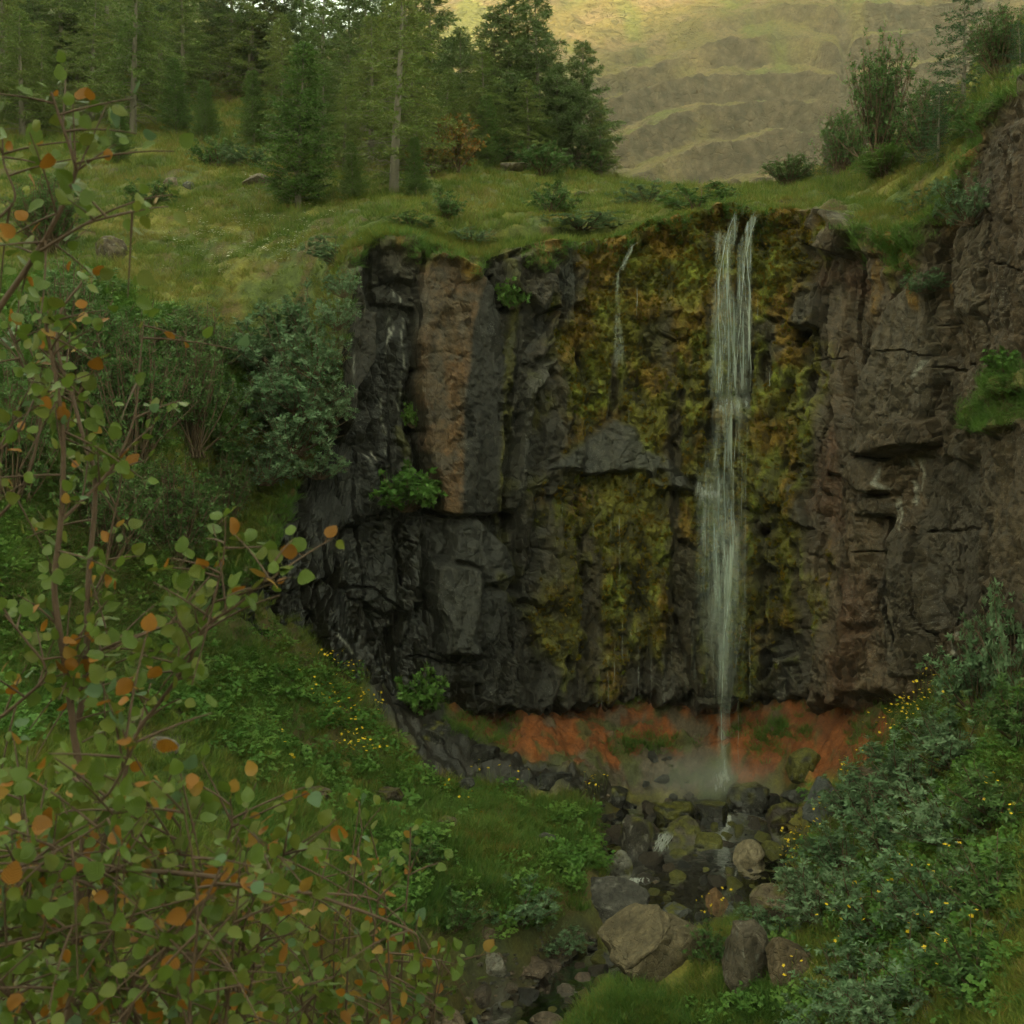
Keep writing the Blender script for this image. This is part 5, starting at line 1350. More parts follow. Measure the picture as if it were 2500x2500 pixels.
for (ex, ey, rx, ry) in [(1180, 1990, 170, 50), (1350, 2150, 100, 55), (1000, 1960, 100, 35)]:
    thin &= ~((((qx - ex) / rx) ** 2 + ((qy - ey) / ry) ** 2 < 1) & (rng.uniform(size=len(P)) < .6))
sc = rng.uniform(.7, 1.25, len(P)) * np.interp(P[:, 1], [8, 16, 25, 48], [1, 1.1, 1.6, 2.6])
scatter('short_grass', 'short_grass', P[thin], label='short mixed grass and moss covering the banks and meadow', cat='grass', scale=sc[thin])
P, qx, qy, wu, sd_ = sample(26000, 5.5, 45, power=1.2)
nz = fbm(P[:, 0] * .6, P[:, 1] * .6, 3, 612)
keep = (nz > .12) & ((wu > .5) | (rng.uniform(size=len(P)) < .25))
scatter('tall_grass', 'tall_grass', P[keep], label='taller yellowish grass tufts in the meadow above the cliff', cat='grass', scale=(rng.uniform(.6, 1.2, len(P)) * np.interp(P[:, 1], [8, 20, 45], [.8, 1, 1.7]))[keep])
P, qx, qy, wu, sd_ = sample(50000, 4.5, 17)
keep = np.zeros(len(P), bool)
for zi, z in enumerate(HERBZ): keep |= inpoly(qx, qy, z) & (rng.uniform(size=len(P)) < (.18 if zi == 5 else .42))
keep &= (wu < .5) & (gn(P[:, 0] * 2, P[:, 1] * 2, 613) > -.25)
scatter('leafy_herbs', 'herb', P[keep], label='low broad leaved herbs carpeting the stream banks', cat='ground cover', smin=.7, smax=1.5)
P, qx, qy, wu, sd_ = sample(52000, 4.5, 17)
keep = np.zeros(len(P), bool)
for z in LUSHZ: keep |= inpoly(qx, qy, z)
keep &= wu < .5
scatter('lush_grass', 'lush_grass', P[keep][:9500], label='lush green grass by the stream and on both banks', cat='grass', smin=.4, smax=.95)
P, qx, qy, wu, sd_ = sample(40000, 6, 16)
keep = np.zeros(len(P), bool)
for z in DRYZ: keep |= inpoly(qx, qy, z)
scatter('dry_grass', 'dry_grass', P[keep][:3600], label='long dry grass hanging on the steep left bank', cat='grass')
# sod fringe hanging over the edge of the rock wall
m = (rng.uniform(size=sod.shape) < (.06 + .05 * ss(2000, 2100, PX)) * ss(.2, .7, sod)) | (rng.uniform(size=sod.shape) < .10 * grassy_ledge)
Pf = BODY[m]
scatter('grass_fringe', 'lush_grass', Pf, label='grass fringe overhanging the top of the cliff', cat='grass', smin=.5, smax=1.0, tilt=.5)
q = np.concatenate([rng.integers(0, NS, 4200), rng.integers(0, 190, 2600)]); w_ = rng.integers(0, TOP.shape[1] - 1, len(q))
okq = (np.abs(PX[q, 0] - 1990) > 60)
scatter('lip_grass', 'short_grass', TOP[q, w_][okq], label='short grass along the rim of the cliff', cat='grass')
# moss on the wet rock
gx_ = np.gradient(BODY, axis=0); gy_ = np.gradient(BODY, axis=1)
NB = np.cross(gx_, gy_); NB /= np.linalg.norm(NB, axis=-1, keepdims=True) + 1e-9
if (NB[..., 1].mean()) > 0: NB = -NB
m = rng.uniform(size=moss.shape) < .16 * ss(.35, .9, moss) * (.5 + .8 * ss(900, 520, PY))
scatter('moss', 'moss_tuft', BODY[m] - NB[m] * .01, Nrm=NB[m] + np.array([0, 0, .25]), label='olive and golden moss on the wet rock around the waterfall', cat='moss', scale=rng.uniform(.025, .055, m.sum()))
# tufts on the clay shelf
gc = []
for (a, b, c_, d_) in [(1800, 1990, 1760, 1810), (1090, 1180, 1745, 1800), (1180, 1260, 1770, 1810), (2070, 2180, 1740, 1830), (1840, 1900, 1800, 1850), (1480, 1640, 1805, 1835)]:
    for _ in range(int((b - a) * .35)):
        gc.append(hit(rng.normal((a + b) / 2, (b - a) * .33), rng.normal((c_ + d_) / 2, (d_ - c_) * .4), 12))
scatter('clay_grass', 'lush_grass', np.array(gc), label='green grass tufts growing on the red clay shelf', cat='grass', smin=.5, smax=.9)
# the shaded steep bank on the left
P, qx, qy, wu, sd_ = sample(60000, 7, 17, p0=-200, p1=900)
keep = inpoly(qx, qy, [(-200, 700), (250, 720), (480, 850), (640, 1000), (740, 1150), (620, 1350), (480, 1480), (420, 1700), (-200, 1800)])
scatter('bank_grass', 'lush_grass', P[keep][:7000], label='rank green grass on the steep left bank', cat='grass', smin=.7, smax=1.5)
scatter('bank_herbs', 'herb', P[keep][7000:12500], label='leafy growth on the steep left bank', cat='ground cover', smin=.8, smax=1.6)
# white specks of meadow flowers
gc = [hit(rng.normal(580, 130), rng.normal(590, 50), 10) for _ in range(170)]
scatter('white_flowers', 'white_flower', np.array(gc), label='tiny white flowers scattered over the upper meadow', cat='flowers', smin=.7, smax=1.3)

# ------------------------------------------------------------------ buttercups
FL = MB()
a5 = np.arange(5) * 1.2566
FL.leaves(np.zeros((5, 3)), np.stack([np.cos(a5), np.sin(a5), np.full(5, .35)], 1), np.tile([[0, 0, 1.0]], (5, 1)), .023, .022, fold=-.05)
FLM = FL.build('flower', [PETAL])
for lab, pts, n in [
    ('buttercups in a band along the top of the right bank under the cliff', [(2180, 1760), (2330, 1715)], 34), ('thick buttercup patch below the top band on the right bank', [(2140, 1830), (2260, 1780)], 40),
    ('buttercups climbing past the blue grey boulder', [(2060, 1920), (2070, 2010)], 26), ('buttercups trailing along the right edge of the stream', [(1930, 2080), (2040, 2020)], 34), ('buttercups at the lower end of the right stream edge', [(1900, 2130), (1940, 2090)], 10),
    ('few buttercups over the middle of the willow bank', [(2050, 2290), (2350, 2180)], 12), ('buttercups scattered at the far right of the willow bank', [(2380, 2010), (2490, 2090)], 12), ('buttercups low in the right corner', [(2200, 2370), (2400, 2320)], 9),
    ('buttercups above the tan slab in the right corner', [(2020, 2360), (2090, 2340)], 7), ('buttercups right at the bottom right', [(2260, 2420), (2290, 2480)], 5), ('buttercups beside the rock pillar', [(1890, 2420), (1960, 2400)], 6), ('buttercups between the orange stone and the willow', [(1700, 2260), (1780, 2230)], 8),
    ('buttercups crowning the left mound beneath the black cliff', [(790, 1620), (870, 1660)], 30), ('buttercups down the right flank of the left mound', [(860, 1680), (930, 1780)], 20), ('buttercups in the middle of the left mound', [(760, 1690), (860, 1810)], 24), ('buttercups low on the left mound', [(830, 1840), (930, 1870)], 22),
    ('lone buttercups at the rim above the black rubble', [(1150, 1905), (1300, 1920)], 7), ('buttercups at the left edge of the pool', [(1410, 1945), (1480, 1960)], 9), ('buttercups on the shaded left slope', [(650, 1800), (740, 1900)], 8), ('a few buttercups on the brown turf bank', [(1080, 1960), (1200, 2020)], 6)]:
    base = hit((pts[0][0] + pts[1][0]) / 2, (pts[0][1] + pts[1][1]) / 2, 4)
    e = empty('buttercup_patch', base, lab, 'flowers', 'patches of yellow buttercups')
    mb = MB()
    for i in range(int(n * 1.6)):
        t = rng.uniform(); px = pts[0][0] + (pts[1][0] - pts[0][0]) * t + rng.normal(0, 16); py = pts[0][1] + (pts[1][1] - pts[0][1]) * t + rng.normal(0, 13)
        g = hit(px, py, 4)
        if g[1] > 16: continue
        h = rng.uniform(.22, .46) if px > 1980 else rng.uniform(.12, .26); tip = g + [rng.normal(0, .03), rng.normal(0, .03), h]
        mb.tube(np.array([g, (g + tip) / 2 + [.01, 0, 0], tip]) - base, .0022, 3)
        link('flower', FLM, e, tip - base, (rng.normal(-.3, .4), rng.normal(0, .4), rng.uniform(0, 6)), rng.uniform(.6, 1.0))
    link('stems', mb.build('stems', [STALK]), e)['kind'] = 'stuff'

# ------------------------------------------------------------------ shrubs
def shrub_mesh(seed, leafm, n_st=26, tw=9, lpt=10, L=.064, wd=.027, up=.6, shape=1.0):
    global rng
    keep_ = rng; rng = np.random.default_rng(seed)
    st = MB(); lv_ = MB()
    for i in range(n_st):
        a = rng.uniform(0, 6.283); el = np.clip(rng.normal(up, .35), .1, 1.45)
        tip = np.array([.5 * math.cos(a) * math.cos(el) * 1.15, .5 * math.sin(a) * math.cos(el) * 1.15, (.28 + .68 * math.sin(el)) * shape * rng.uniform(.75, 1.05)])
        t = np.linspace(0, 1, 7)[:, None]
        root = rng.normal(0, .05, 3) * [1, 1, 0]
        mid = tip * .5 + rng.normal(0, .06, 3) + [0, 0, -.06]
        c = (1 - t) ** 2 * root + 2 * t * (1 - t) * mid + t ** 2 * tip
        st.tube(c, np.linspace(.010, .003, 7), 4)
        for j in range(tw):
            k = rng.uniform(.35, 1.0)
            b = np.array([np.interp(k, t[:, 0], c[:, q]) for q in range(3)])
            dr = rvec(1, .8)[0] * rng.uniform(.06, .17)
            e_ = b + dr
            st.tube(np.array([b, (b + e_) / 2, e_]), [.003, .0025, .0015], 3)
            n = lpt + rng.integers(-2, 3)
            ks = np.sort(rng.uniform(.25, 1, n))[:, None]
            ang = np.arange(n) * 2.4 + rng.uniform(0, 6)
            ax = dr / np.linalg.norm(dr)
            u = np.cross(ax, [.3, .5, .81]); u /= np.linalg.norm(u); w = np.cross(ax, u)
            dd = ax[None] * .75 + np.cos(ang)[:, None] * u + np.sin(ang)[:, None] * w
            lv_.leaves(b + dr * ks, dd, ax[None] * 1.0 - .3 * dd + rng.normal(0, .25, (n, 3)), L * rng.uniform(.7, 1.2, n), wd * rng.uniform(.8, 1.2, n), fold=.12)
    rng = keep_
    return st.build('stems', [TWIG]), lv_.build('foliage', [leafm])

SH = {'grey': [shrub_mesh(700 + i, WILLOW) for i in range(3)], 'green': [shrub_mesh(710 + i, WILLOWG, L=.07) for i in range(2)], 'rust': [shrub_mesh(720, RUSTB, n_st=26, L=.06, wd=.035, up=.8)],
      'herb': [shrub_mesh(730, HERB, n_st=26, L=.10, wd=.05, up=.6)], 'bush': [shrub_mesh(740 + i, WILLOWG, n_st=64, tw=12, lpt=9, L=.038, wd=.016, up=1.0, shape=1.15) for i in range(2)], 'reed': [shrub_mesh(750, GRASSG, n_st=60, tw=5, lpt=9, L=.13, wd=.016, up=1.1)]}
NSH = 0
def shrub(kind, px, py, w, h, label, name='willow_shrub', cat='shrub', Yf=None, group='willow shrubs'):
    global NSH
    g = hit(px, py, 3) if Yf is None else W(px, py, Yf)
    v = SH[kind][NSH % len(SH[kind])]; NSH += 1
    if px > 1860 and py > 1700: w, h = w * 1.22, h * 1.15
    s = w * g[1] / F
    e = link(name, None, None, g - np.array([0, 0, .03]), (0, 0, rng.uniform(0, 6.28)), (s * 1.1, s * 1.1, h * g[1] / F * 1.1))
    e.empty_display_size = .1; tag(e, label, cat, group)
    link('stems', v[0], e)['kind'] = 'stuff'; link('foliage', v[1], e)['kind'] = 'stuff'

for kind, px, py, w, h, lab in [
    ('grey', 2130, 2010, 190, 130, 'willow shrub draped over the tall tan brown boulder'), ('grey', 2240, 1960, 200, 150, 'willow shrub behind the middle of the right bank'), ('grey', 2340, 1880, 190, 140, 'willow shrub high on the right bank below the cliff foot'),
    ('grey', 2060, 2140, 150, 120, 'willow shrub above the brown flat stone by the stream'), ('grey', 2190, 2110, 210, 160, 'broad willow shrub in the centre of the right bank'), ('grey', 2330, 2070, 210, 160, 'willow shrub right of the central one on the bank'), ('green', 2440, 2010, 190, 150, 'greener willow shrub at the right frame edge, mid bank'),
    ('grey', 2010, 2260, 170, 140, 'willow shrub right of the brown boulder near the orange stone'), ('grey', 2140, 2280, 210, 170, 'large willow shrub low on the right bank'), ('grey', 2290, 2260, 220, 180, 'large willow shrub low right with buttercups in it'), ('green', 2440, 2230, 220, 170, 'green willow shrub at the right frame edge, low bank'),
    ('grey', 2090, 2450, 190, 150, 'willow shrub near the bottom right of the tan slab'), ('grey', 2230, 2440, 210, 170, 'willow shrub at the bottom of the right bank'), ('green', 2400, 2430, 230, 180, 'green willow shrub in the bottom right corner'), ('grey', 2180, 2560, 220, 170, 'willow shrub cut by the bottom edge, lower right'), ('grey', 2020, 2530, 160, 110, 'small willow shrub cut by the bottom edge beside the grass'),
    ('grey', 1885, 2290, 130, 70, 'sprawling willow sprigs over the rock pillar'), ('green', 1735, 2345, 110, 90, 'blue green willow sprig beside the large pale boulder'), ('grey', 1975, 2200, 120, 90, 'small willow shrub at the stream edge over the reddish stone'),
    ('grey', 2390, 1740, 170, 200, 'upright willow shrub at the right under the cliff'), ('grey', 2480, 1700, 170, 330, 'tall upright willow against the right end of the cliff'), ('green', 2490, 1810, 170, 150, 'green willow at the right frame edge beneath the tall one'), ('grey', 2300, 1830, 130, 90, 'small willow shrub among the thick buttercups'),
    ('grey', 640, 930, 170, 130, 'grey willow on the shoulder left of the black cliff'), ('grey', 705, 1010, 180, 130, 'grey willow hanging over the black cliff edge'), ('grey', 765, 1060, 120, 120, 'grey willow at the tip of the overhang'), ('grey', 600, 1030, 160, 120, 'grey willow on the steep slope behind the birch'), ('grey', 740, 1150, 130, 70, 'low willow tuft under the overhang'), ('grey', 560, 890, 120, 90, 'small grey willow high on the left shoulder'),
    ('grey', 830, 660, 150, 80, 'grey willow tuft on the rim above the left column'), ('grey', 700, 800, 140, 80, 'grey willow on the sod left of the left column'), ('green', 540, 1150, 130, 90, 'green willow low on the steep left slope'), ('green', 480, 1250, 150, 110, 'green bush on the bank beside the dark hollow'),
    ('green', 1085, 530, 100, 70, 'dark green shrub on the meadow above the orange column'), ('green', 1000, 560, 110, 45, 'low green shrub at the rim above the pale rock'), ('green', 1345, 520, 120, 80, 'rounded green shrub in the middle of the meadow'), ('green', 370, 510, 110, 80, 'dark green clump in the upper meadow by the pale rocks'), ('grey', 610, 405, 120, 50, 'grey green willow near the small bright conifer'), ('green', 535, 410, 120, 90, 'dark low bush in the upper left meadow'),
    ('green', 1700, 540, 190, 70, 'blue green shrub on the lip left of the waterfall'), ('grey', 1150, 620, 110, 40, 'pale willow mat on the rim right of the orange column'), ('grey', 1420, 560, 200, 40, 'pale low willow mat in the meadow left of the fall'),
    ('grey', 2230, 590, 130, 70, 'grey willow on the rim above the grey slab'), ('grey', 2320, 560, 120, 80, 'grey willow on the rim near the right hand column'),
    ('grey', 1265, 2250, 170, 120, 'grey green willow clump on the left stream bank'), ('green', 1110, 2270, 140, 100, 'green shrub left of the willow clump on the left bank'), ('grey', 1360, 2330, 130, 80, 'grey willow tuft beside the dark leaning slab'), ('green', 1010, 2120, 140, 100, 'green herbs and willow on the left bank behind the birch twigs')]:
    shrub(kind, px, py, w, h, lab)
for kind, px, py, w, h, lab in [('grey', 700, 920, 230, 170, 'broad grey willow on the left shoulder, upper of the overhang group'), ('grey', 780, 960, 150, 170, 'grey willow spilling beside the ribbed column'), ('grey', 690, 1080, 230, 180, 'broad grey willow in the middle of the overhang group'), ('grey', 770, 1120, 140, 130, 'grey willow tuft at the lowest tip of the overhang'), ('green', 640, 1190, 160, 110, 'green tuft under the overhanging willows'),
    ('bush', 330, 1150, 260, 300, 'feathery dark bush behind the birch stems'), ('bush', 470, 1130, 230, 260, 'feathery bush right of the birch stems'), ('bush', 420, 1380, 240, 220, 'feathery bush low on the shaded bank'), ('bush', 250, 1400, 260, 260, 'feathery bush low behind the two birch stems'), ('bush', 540, 1330, 170, 190, 'feathery bush beside the dark hollow of the cliff'), ('bush', 160, 1000, 260, 300, 'feathery bush at the left behind the birch crown'), ('bush', 30, 1250, 260, 320, 'feathery bush at the left frame edge'), ('green', 330, 860, 220, 130, 'green bush on the slope above the feathery ones'), ('bush', 480, 950, 200, 170, 'feathery bush below the left shoulder'), ('green', 200, 760, 200, 120, 'green bush under the brown meadow boulder'), ('bush', 120, 620, 200, 160, 'feathery bush left of the brown meadow boulder')]:
    shrub(kind, px, py, w, h, lab, 'feathery_bush' if kind == 'bush' else 'willow_shrub', 'bush' if kind == 'bush' else 'shrub', None, 'bushes of the left bank')
for px, py, w, h, lab in [(772, 920, 150, 140, 'grey willow in front of the ribbed column, uppermost of the hanging row'), (735, 1010, 190, 150, 'grey willow of the hanging row, second from the top'), (800, 1040, 110, 110, 'small grey willow of the hanging row touching the dark recess'), (715, 1110, 200, 150, 'grey willow of the hanging row, third from the top'), (780, 1165, 120, 90, 'lowest grey willow of the hanging row'), (650, 1180, 170, 130, 'grey willow at the left end of the hanging row'), (838, 720, 80, 70, 'small willow tuft on the upper left corner of the cliff'), (822, 800, 90, 90, 'willow tuft against the ribbed column, below the corner one')]:
    shrub('grey', px, py, w, h, lab, Yf=float(Ycl(px + 20, py)) - .25)
shrub('herb', 1030, 1740, 110, 120, 'leafy green plant at the foot of the black cliff', 'leafy_plant', 'plant', None, 'leafy plants')
shrub('herb', 990, 1245, 150, 120, 'dark green leafy shrub growing in the cleft beside the orange column', 'leafy_plant', 'plant', float(Ycl(990, 1240)) - .12, 'leafy plants')
shrub('grey', 2370, 545, 150, 150, 'grey willow with bare twigs rooted on the right cliff', Yf=float(Ycl(2370, 540)) - .1)
shrub('grey', 2260, 710, 90, 60, 'small willow tuft in the face of the right cliff', Yf=float(Ycl(2260, 710)) - .05)
shrub('herb', 1250, 750, 70, 80, 'light green ferny tuft between the two upper rocks', 'leafy_plant', 'plant', float(Ycl(1250, 745)) - .08, 'leafy plants')
shrub('herb', 2450, 900, 80, 60, 'bright green tuft on the far right cliff', 'leafy_plant', 'plant', float(Ycl(2450, 895)) - .08, 'leafy plants')
shrub('herb', 1005, 1040, 50, 70, 'small green tuft in the crack left of the orange column', 'leafy_plant', 'plant', float(Ycl(1005, 1035)) - .06, 'leafy plants')
shrub('rust', 1110, 420, 130, 140, 'rust tinged birch bush at the edge of the wood', 'birch_bush', 'bush', None, 'bushes at the wood edge')
shrub('rust', 1050, 430, 110, 90, 'lower green and rust bush left of the tall rusty one', 'birch_bush', 'bush', None, 'bushes at the wood edge')
shrub('green', 1200, 400, 130, 80, 'green bush at the foot of the right hand pines', 'birch_bush', 'bush', None, 'bushes at the wood edge')
shrub('green', 1320, 430, 130, 90, 'pale green bush in front of the last pine', 'birch_bush', 'bush', None, 'bushes at the wood edge')
shrub('green', 1430, 410, 120, 70, 'ragged bush right of the last pine', 'birch_bush', 'bush', None, 'bushes at the wood edge')
shrub('bush', 2145, 415, 190, 270, 'tall feathery green bush above the right cliff, against the mountain', 'feathery_bush', 'bush', None, 'bushes above the right cliff')
shrub('bush', 2060, 430, 150, 130, 'lower bush left of the tall feathery one', 'feathery_bush', 'bush', None, 'bushes above the right cliff')
shrub('bush', 1930, 455, 150, 60, 'low bush on the far rim right of the waterfall', 'feathery_bush', 'bush', None, 'bushes above the right cliff')
shrub('reed', 2165, 440, 150, 80, 'bright green tall herbs in front of the feathery bush', 'tall_herbs', 'plant', None, 'bushes above the right cliff')
shrub('bush', 2270, 400, 170, 160, 'dense dark bush between feathery bush and spruce', 'feathery_bush', 'bush', None, 'bushes above the right cliff')
shrub('bush', 2440, 190, 160, 140, 'bush on the slope right of the spruce', 'feathery_bush', 'bush', None, 'bushes above the right cliff')
shrub('green', 2390, 330, 150, 90, 'green willow on the grassy shoulder below the spruce', 'feathery_bush', 'bush', None, 'bushes above the right cliff')
shrub('grey', 1580, 500, 160, 50, 'greyish shrub on the far rim left of the fall', 'willow_shrub', 'shrub')

# ------------------------------------------------------------------ conifers
def conifer(seed, Ht, mat, rad=1.15, nb=125, droop=.25, lift=.15, t0=.06, dens=1.0, bare=.12, needle=.085, wd=.020, power=.85, whorl=False, twl=.20, tipup=.0, lean=.1):
    global rng
    keep_ = rng; rng = np.random.default_rng(seed)
    tr = MB(); cr = MB(); br = MB()
    t = np.linspace(0, 1, 14)
    ph = rng.uniform(0, 6.28, 2)
    trunk = np.stack([lean * np.sin(t * 2.1 + ph[0]) * t, lean * np.sin(t * 1.7 + ph[1]) * t, t * Ht], 1)
    tr.tube(trunk, np.linspace(.016 * Ht, .003, 14), 7)
    ga = 0
    for i in range(nb):
        k = t0 + (1 - t0) * ((i + rng.uniform(0, .8)) / nb) ** 1.05
        if whorl: k = round(k * 22) / 22 + rng.normal(0, .004)
        k = min(k, .985)
        b = np.array([np.interp(k, t, trunk[:, q]) for q in range(3)])
        ga += 2.4 + rng.normal(0, .4)
        ln = (rad * (1 - k) ** power * min(1, .45 + k * 3) + .10) * rng.uniform(.65, 1.15)
        out = np.array([math.cos(ga), math.sin(ga), 0])
        s = np.linspace(0, 1, 7)[:, None]
        c = b + out * ln * s + np.array([0, 0, 1.0]) * (lift * ln * s - droop * ln * s ** 2 + tipup * ln * s ** 4)
        c[1:] += rng.normal(0, .025, (6, 3)) * ln
        br.tube(c, np.linspace(.006 + .006 * ln, .002, 7), 3)
        isbare = k < bare and rng.uniform() < .75
        nt_ = int((5 + 22 * ln) * dens)
        for j in range(nt_):
            f_ = rng.uniform(.12, 1)
            b2 = np.array([np.interp(f_, s[:, 0], c[:, q]) for q in range(3)])
            sgn = 1 if j % 2 else -1
            sdv = np.array([-out[1], out[0], 0]) * sgn
            d2 = out * .65 + sdv * .8 * rng.uniform(.3, 1.1) + [0, 0, rng.normal(-.25 * (droop > .1), .22)]
            l2 = twl * (.35 + ln * .8) * (1.1 - f_ * .6) * rng.uniform(.6, 1.3)
            d2 = d2 / np.linalg.norm(d2)
            e2 = b2 + d2 * l2
            br.tube(np.array([b2, e2]), [.003, .0015], 3)
            if isbare: continue
            n = max(5, int(l2 / .018 * .9))
            kk = rng.uniform(.05, 1, n)[:, None]
            cr.leaves(b2 + d2 * l2 * kk, d2[None] * .6 + rvec(n), rvec(n), needle * rng.uniform(.7, 1.2, n), wd, fold=.05)
        if not isbare:
            n = max(5, int(ln / .02 * .6)); kk = rng.uniform(.2, 1.0, n)
            pp = np.stack([np.interp(kk, s[:, 0], c[:, q]) for q in range(3)], 1)
            cr.leaves(pp, out[None] * .6 + rvec(n), rvec(n), needle, wd, fold=.05)
    rng = keep_
    return tr.build('trunk', [BARK]), br.build('branches', [BARK]), cr.build('crown', [mat]), Ht

TREES = {'larch': [conifer(801, 5.0, LARCH), conifer(802, 5.0, LARCH, rad=1.35, droop=.45, bare=.16)],
         'sparse': [conifer(803, 5.0, LARCH, rad=1.0, nb=95, dens=.8, bare=.25, lean=.22)],
         'light': [conifer(804, 3.2, LARCHL, rad=.62, nb=130, lift=.5, droop=.1, t0=.02, bare=0, needle=.065, wd=.017, twl=.26, dens=1.6)],
         'pine': [conifer(805, 4.6, PINE, rad=1.2, nb=100, lift=.35, droop=.15, bare=.12, needle=.11, wd=.022, twl=.26), conifer(806, 4.6, PINE, rad=1.05, nb=110, lift=.55, droop=.1, bare=.1, needle=.10, wd=.022, dens=.9, power=.6)],
         'spruce': [conifer(807, 3.2, SPRUCE, rad=.85, nb=88, lift=.05, droop=.2, tipup=.25, t0=.04, bare=.02, needle=.06, wd=.015, whorl=True, dens=.75)]}
NT = 0
def tree(kind, px, py, top, label, wide=1.0, group='conifers of the wooded slope', name=None, Yf=None):
    global NT
    g = hit(px, py, 10) if Yf is None else W(px, py, Yf)
    tr, br, cr, Ht = TREES[kind][NT % len(TREES[kind])]; NT += 1
    py = float(proj(g)[1]) if Yf is None else py
    s = (py - top) * g[1] / F / Ht
    e = link(name or {'pine': 'pine_tree', 'spruce': 'spruce_tree'}.get(kind, 'larch_tree'), None, None, g - np.array([0, 0, .05]), (0, 0, rng.uniform(0, 6.28)), (s * wide * 1.3, s * wide * 1.3, s))
    e.empty_display_size = .1; tag(e, label, 'tree', group)
    o = link('trunk', tr, e); link('branches', br, o)['kind'] = 'stuff'; link('crown', cr, e)['kind'] = 'stuff'
for a in [
    ('larch', 5, 300, -140, 'larch with a bare reddish trunk at the left frame edge'), ('pine', 90, 250, -60, 'dark pine behind the larch at the left edge', 1.2), ('pine', 190, 240, -90, 'dark pine with bare lower stems, third trunk from the left', 1.2),
    ('larch', 325, 325, -170, 'tall pale trunked larch standing forward in the left wood', .9), ('larch', 265, 200, -200, 'larch filling the gap behind the tall pale trunked one'), ('larch', 420, 150, -180, 'larch high up the slope behind the open earth strip'), ('larch', 518, 195, -130, 'larch with a dark skirt at the top of the open strip', 1.1),
    ('larch', 610, 240, -120, 'larch with wide low branches left of the small bright conifer', 1.25), ('pine', 680, 230, -150, 'dark conifer behind the small bright one', 1.1), ('light', 728, 505, 100, 'small bright green narrow conifer at the meadow edge'), ('larch', 790, 290, -90, 'larch close behind the small bright conifer', 1.1),
    ('pine', 850, 260, -70, 'dark conifer with its top against the sky', 1.15), ('sparse', 962, 475, -140, 'tall sparse larch with a long bare grey trunk at the meadow edge', 1.05), ('larch', 905, 400, 40, 'shorter larch left of the tall sparse one', 1.2), ('pine', 1060, 330, -70, 'dark tall pine with a see through top', 1.15), ('larch', 990, 330, -60, 'larch between the tall sparse one and the dark pine', 1.2),
    ('pine', 1130, 350, 60, 'pine right of the dark tall one', 1.1), ('pine', 1240, 385, -40, 'ragged topped pine, left of the pair against the mountain', 1.0), ('pine', 1318, 395, -60, 'ragged topped pine with a bare spike, right of the pair', .85), ('larch', 1180, 395, 120, 'short bushy conifer below the ragged pines', 1.3), ('pine', 1412, 410, 95, 'last pine at the right end of the wood', 1.1), ('larch', 1290, 410, 190, 'low larch in front of the ragged pines', 1.3), ('pine', 1360, 405, 150, 'low dark conifer beside the last pine', 1.0),
    ('larch', 100, 320, 60, 'young larch in front of the dark pines', 1.0), ('larch', 740, 160, -200, 'larch far up behind the small bright conifer'), ('pine', 30, 200, -200, 'dark conifer high at the left edge', 1.2), ('larch', 840, 420, 200, 'low larch left of the tall sparse trunk', 1.2), ('larch', 350, 120, -260, 'larch highest on the slope'),
    ('larch', 445, 265, -130, 'larch at the left side of the open earth strip', .9), ('pine', 560, 205, -170, 'dark conifer in the gap right of the open strip', 1.1), ('larch', 690, 350, 30, 'bushy larch left of the small bright conifer, lower down', 1.1), ('pine', 885, 330, -90, 'dark conifer behind the short larch', 1.1), ('larch', 935, 280, -130, 'larch high behind the tall sparse trunk', 1.1),
    ('larch', 1015, 420, 130, 'low bushy larch right of the tall sparse trunk', 1.3), ('larch', 1095, 390, 160, 'low larch behind the rusty bush', 1.3), ('pine', 1205, 350, 30, 'dark pine filling in left of the ragged pair', 1.1), ('larch', 55, 340, 20, 'low spreading larch near the left edge', 1.3), ('larch', 225, 300, -30, 'larch just left of the pale trunked one', 1.1), ('pine', 390, 240, -150, 'dark conifer right of the pale trunked larch', 1.0), ('larch', 1275, 375, 60, 'larch between the ragged pines', 1.1), ('larch', 790, 400, 150, 'young larch just right of the small bright conifer', 1.2), ('larch', 150, 250, -150, 'larch between the two dark pines on the left', 1.1), ('larch', 1468, 425, 240, 'small conifer standing apart at the right end of the wood', 1.0),
    ('light', 500, 345, 190, 'light green sapling conifer in the open left meadow'), ('light', 860, 490, 340, 'light green sapling left of the tall sparse larch'), ('light', 1015, 480, 330, 'light green sapling right of the tall sparse larch'), ('light', 620, 360, 170, 'light green conifer left of the small bright one'), ('light', 290, 400, 250, 'light green sapling near the brown meadow boulder'), ('light', 430, 330, 140, 'light green conifer beside the pale trunked larch'), ('light', 1190, 410, 230, 'light green sapling below the right hand pines')]:
    tree(*a)
for a in [('spruce', 2350, 300, -60, 'tall dark spruce on the slope above the right cliff', 1.0), ('spruce', 2020, 435, 325, 'small spruce beside the tall feathery bush', .7), ('spruce', 1965, 420, 375, 'tiny spruce on the far rim', .8), ('spruce', 2290, 400, 200, 'drooping dark spruce between the bush and the tall spruce', 1.1), ('spruce', 2490, 230, 40, 'spruce at the right frame edge on the slope', 1.0)]:
    tree(*a, group='spruces above the right cliff')

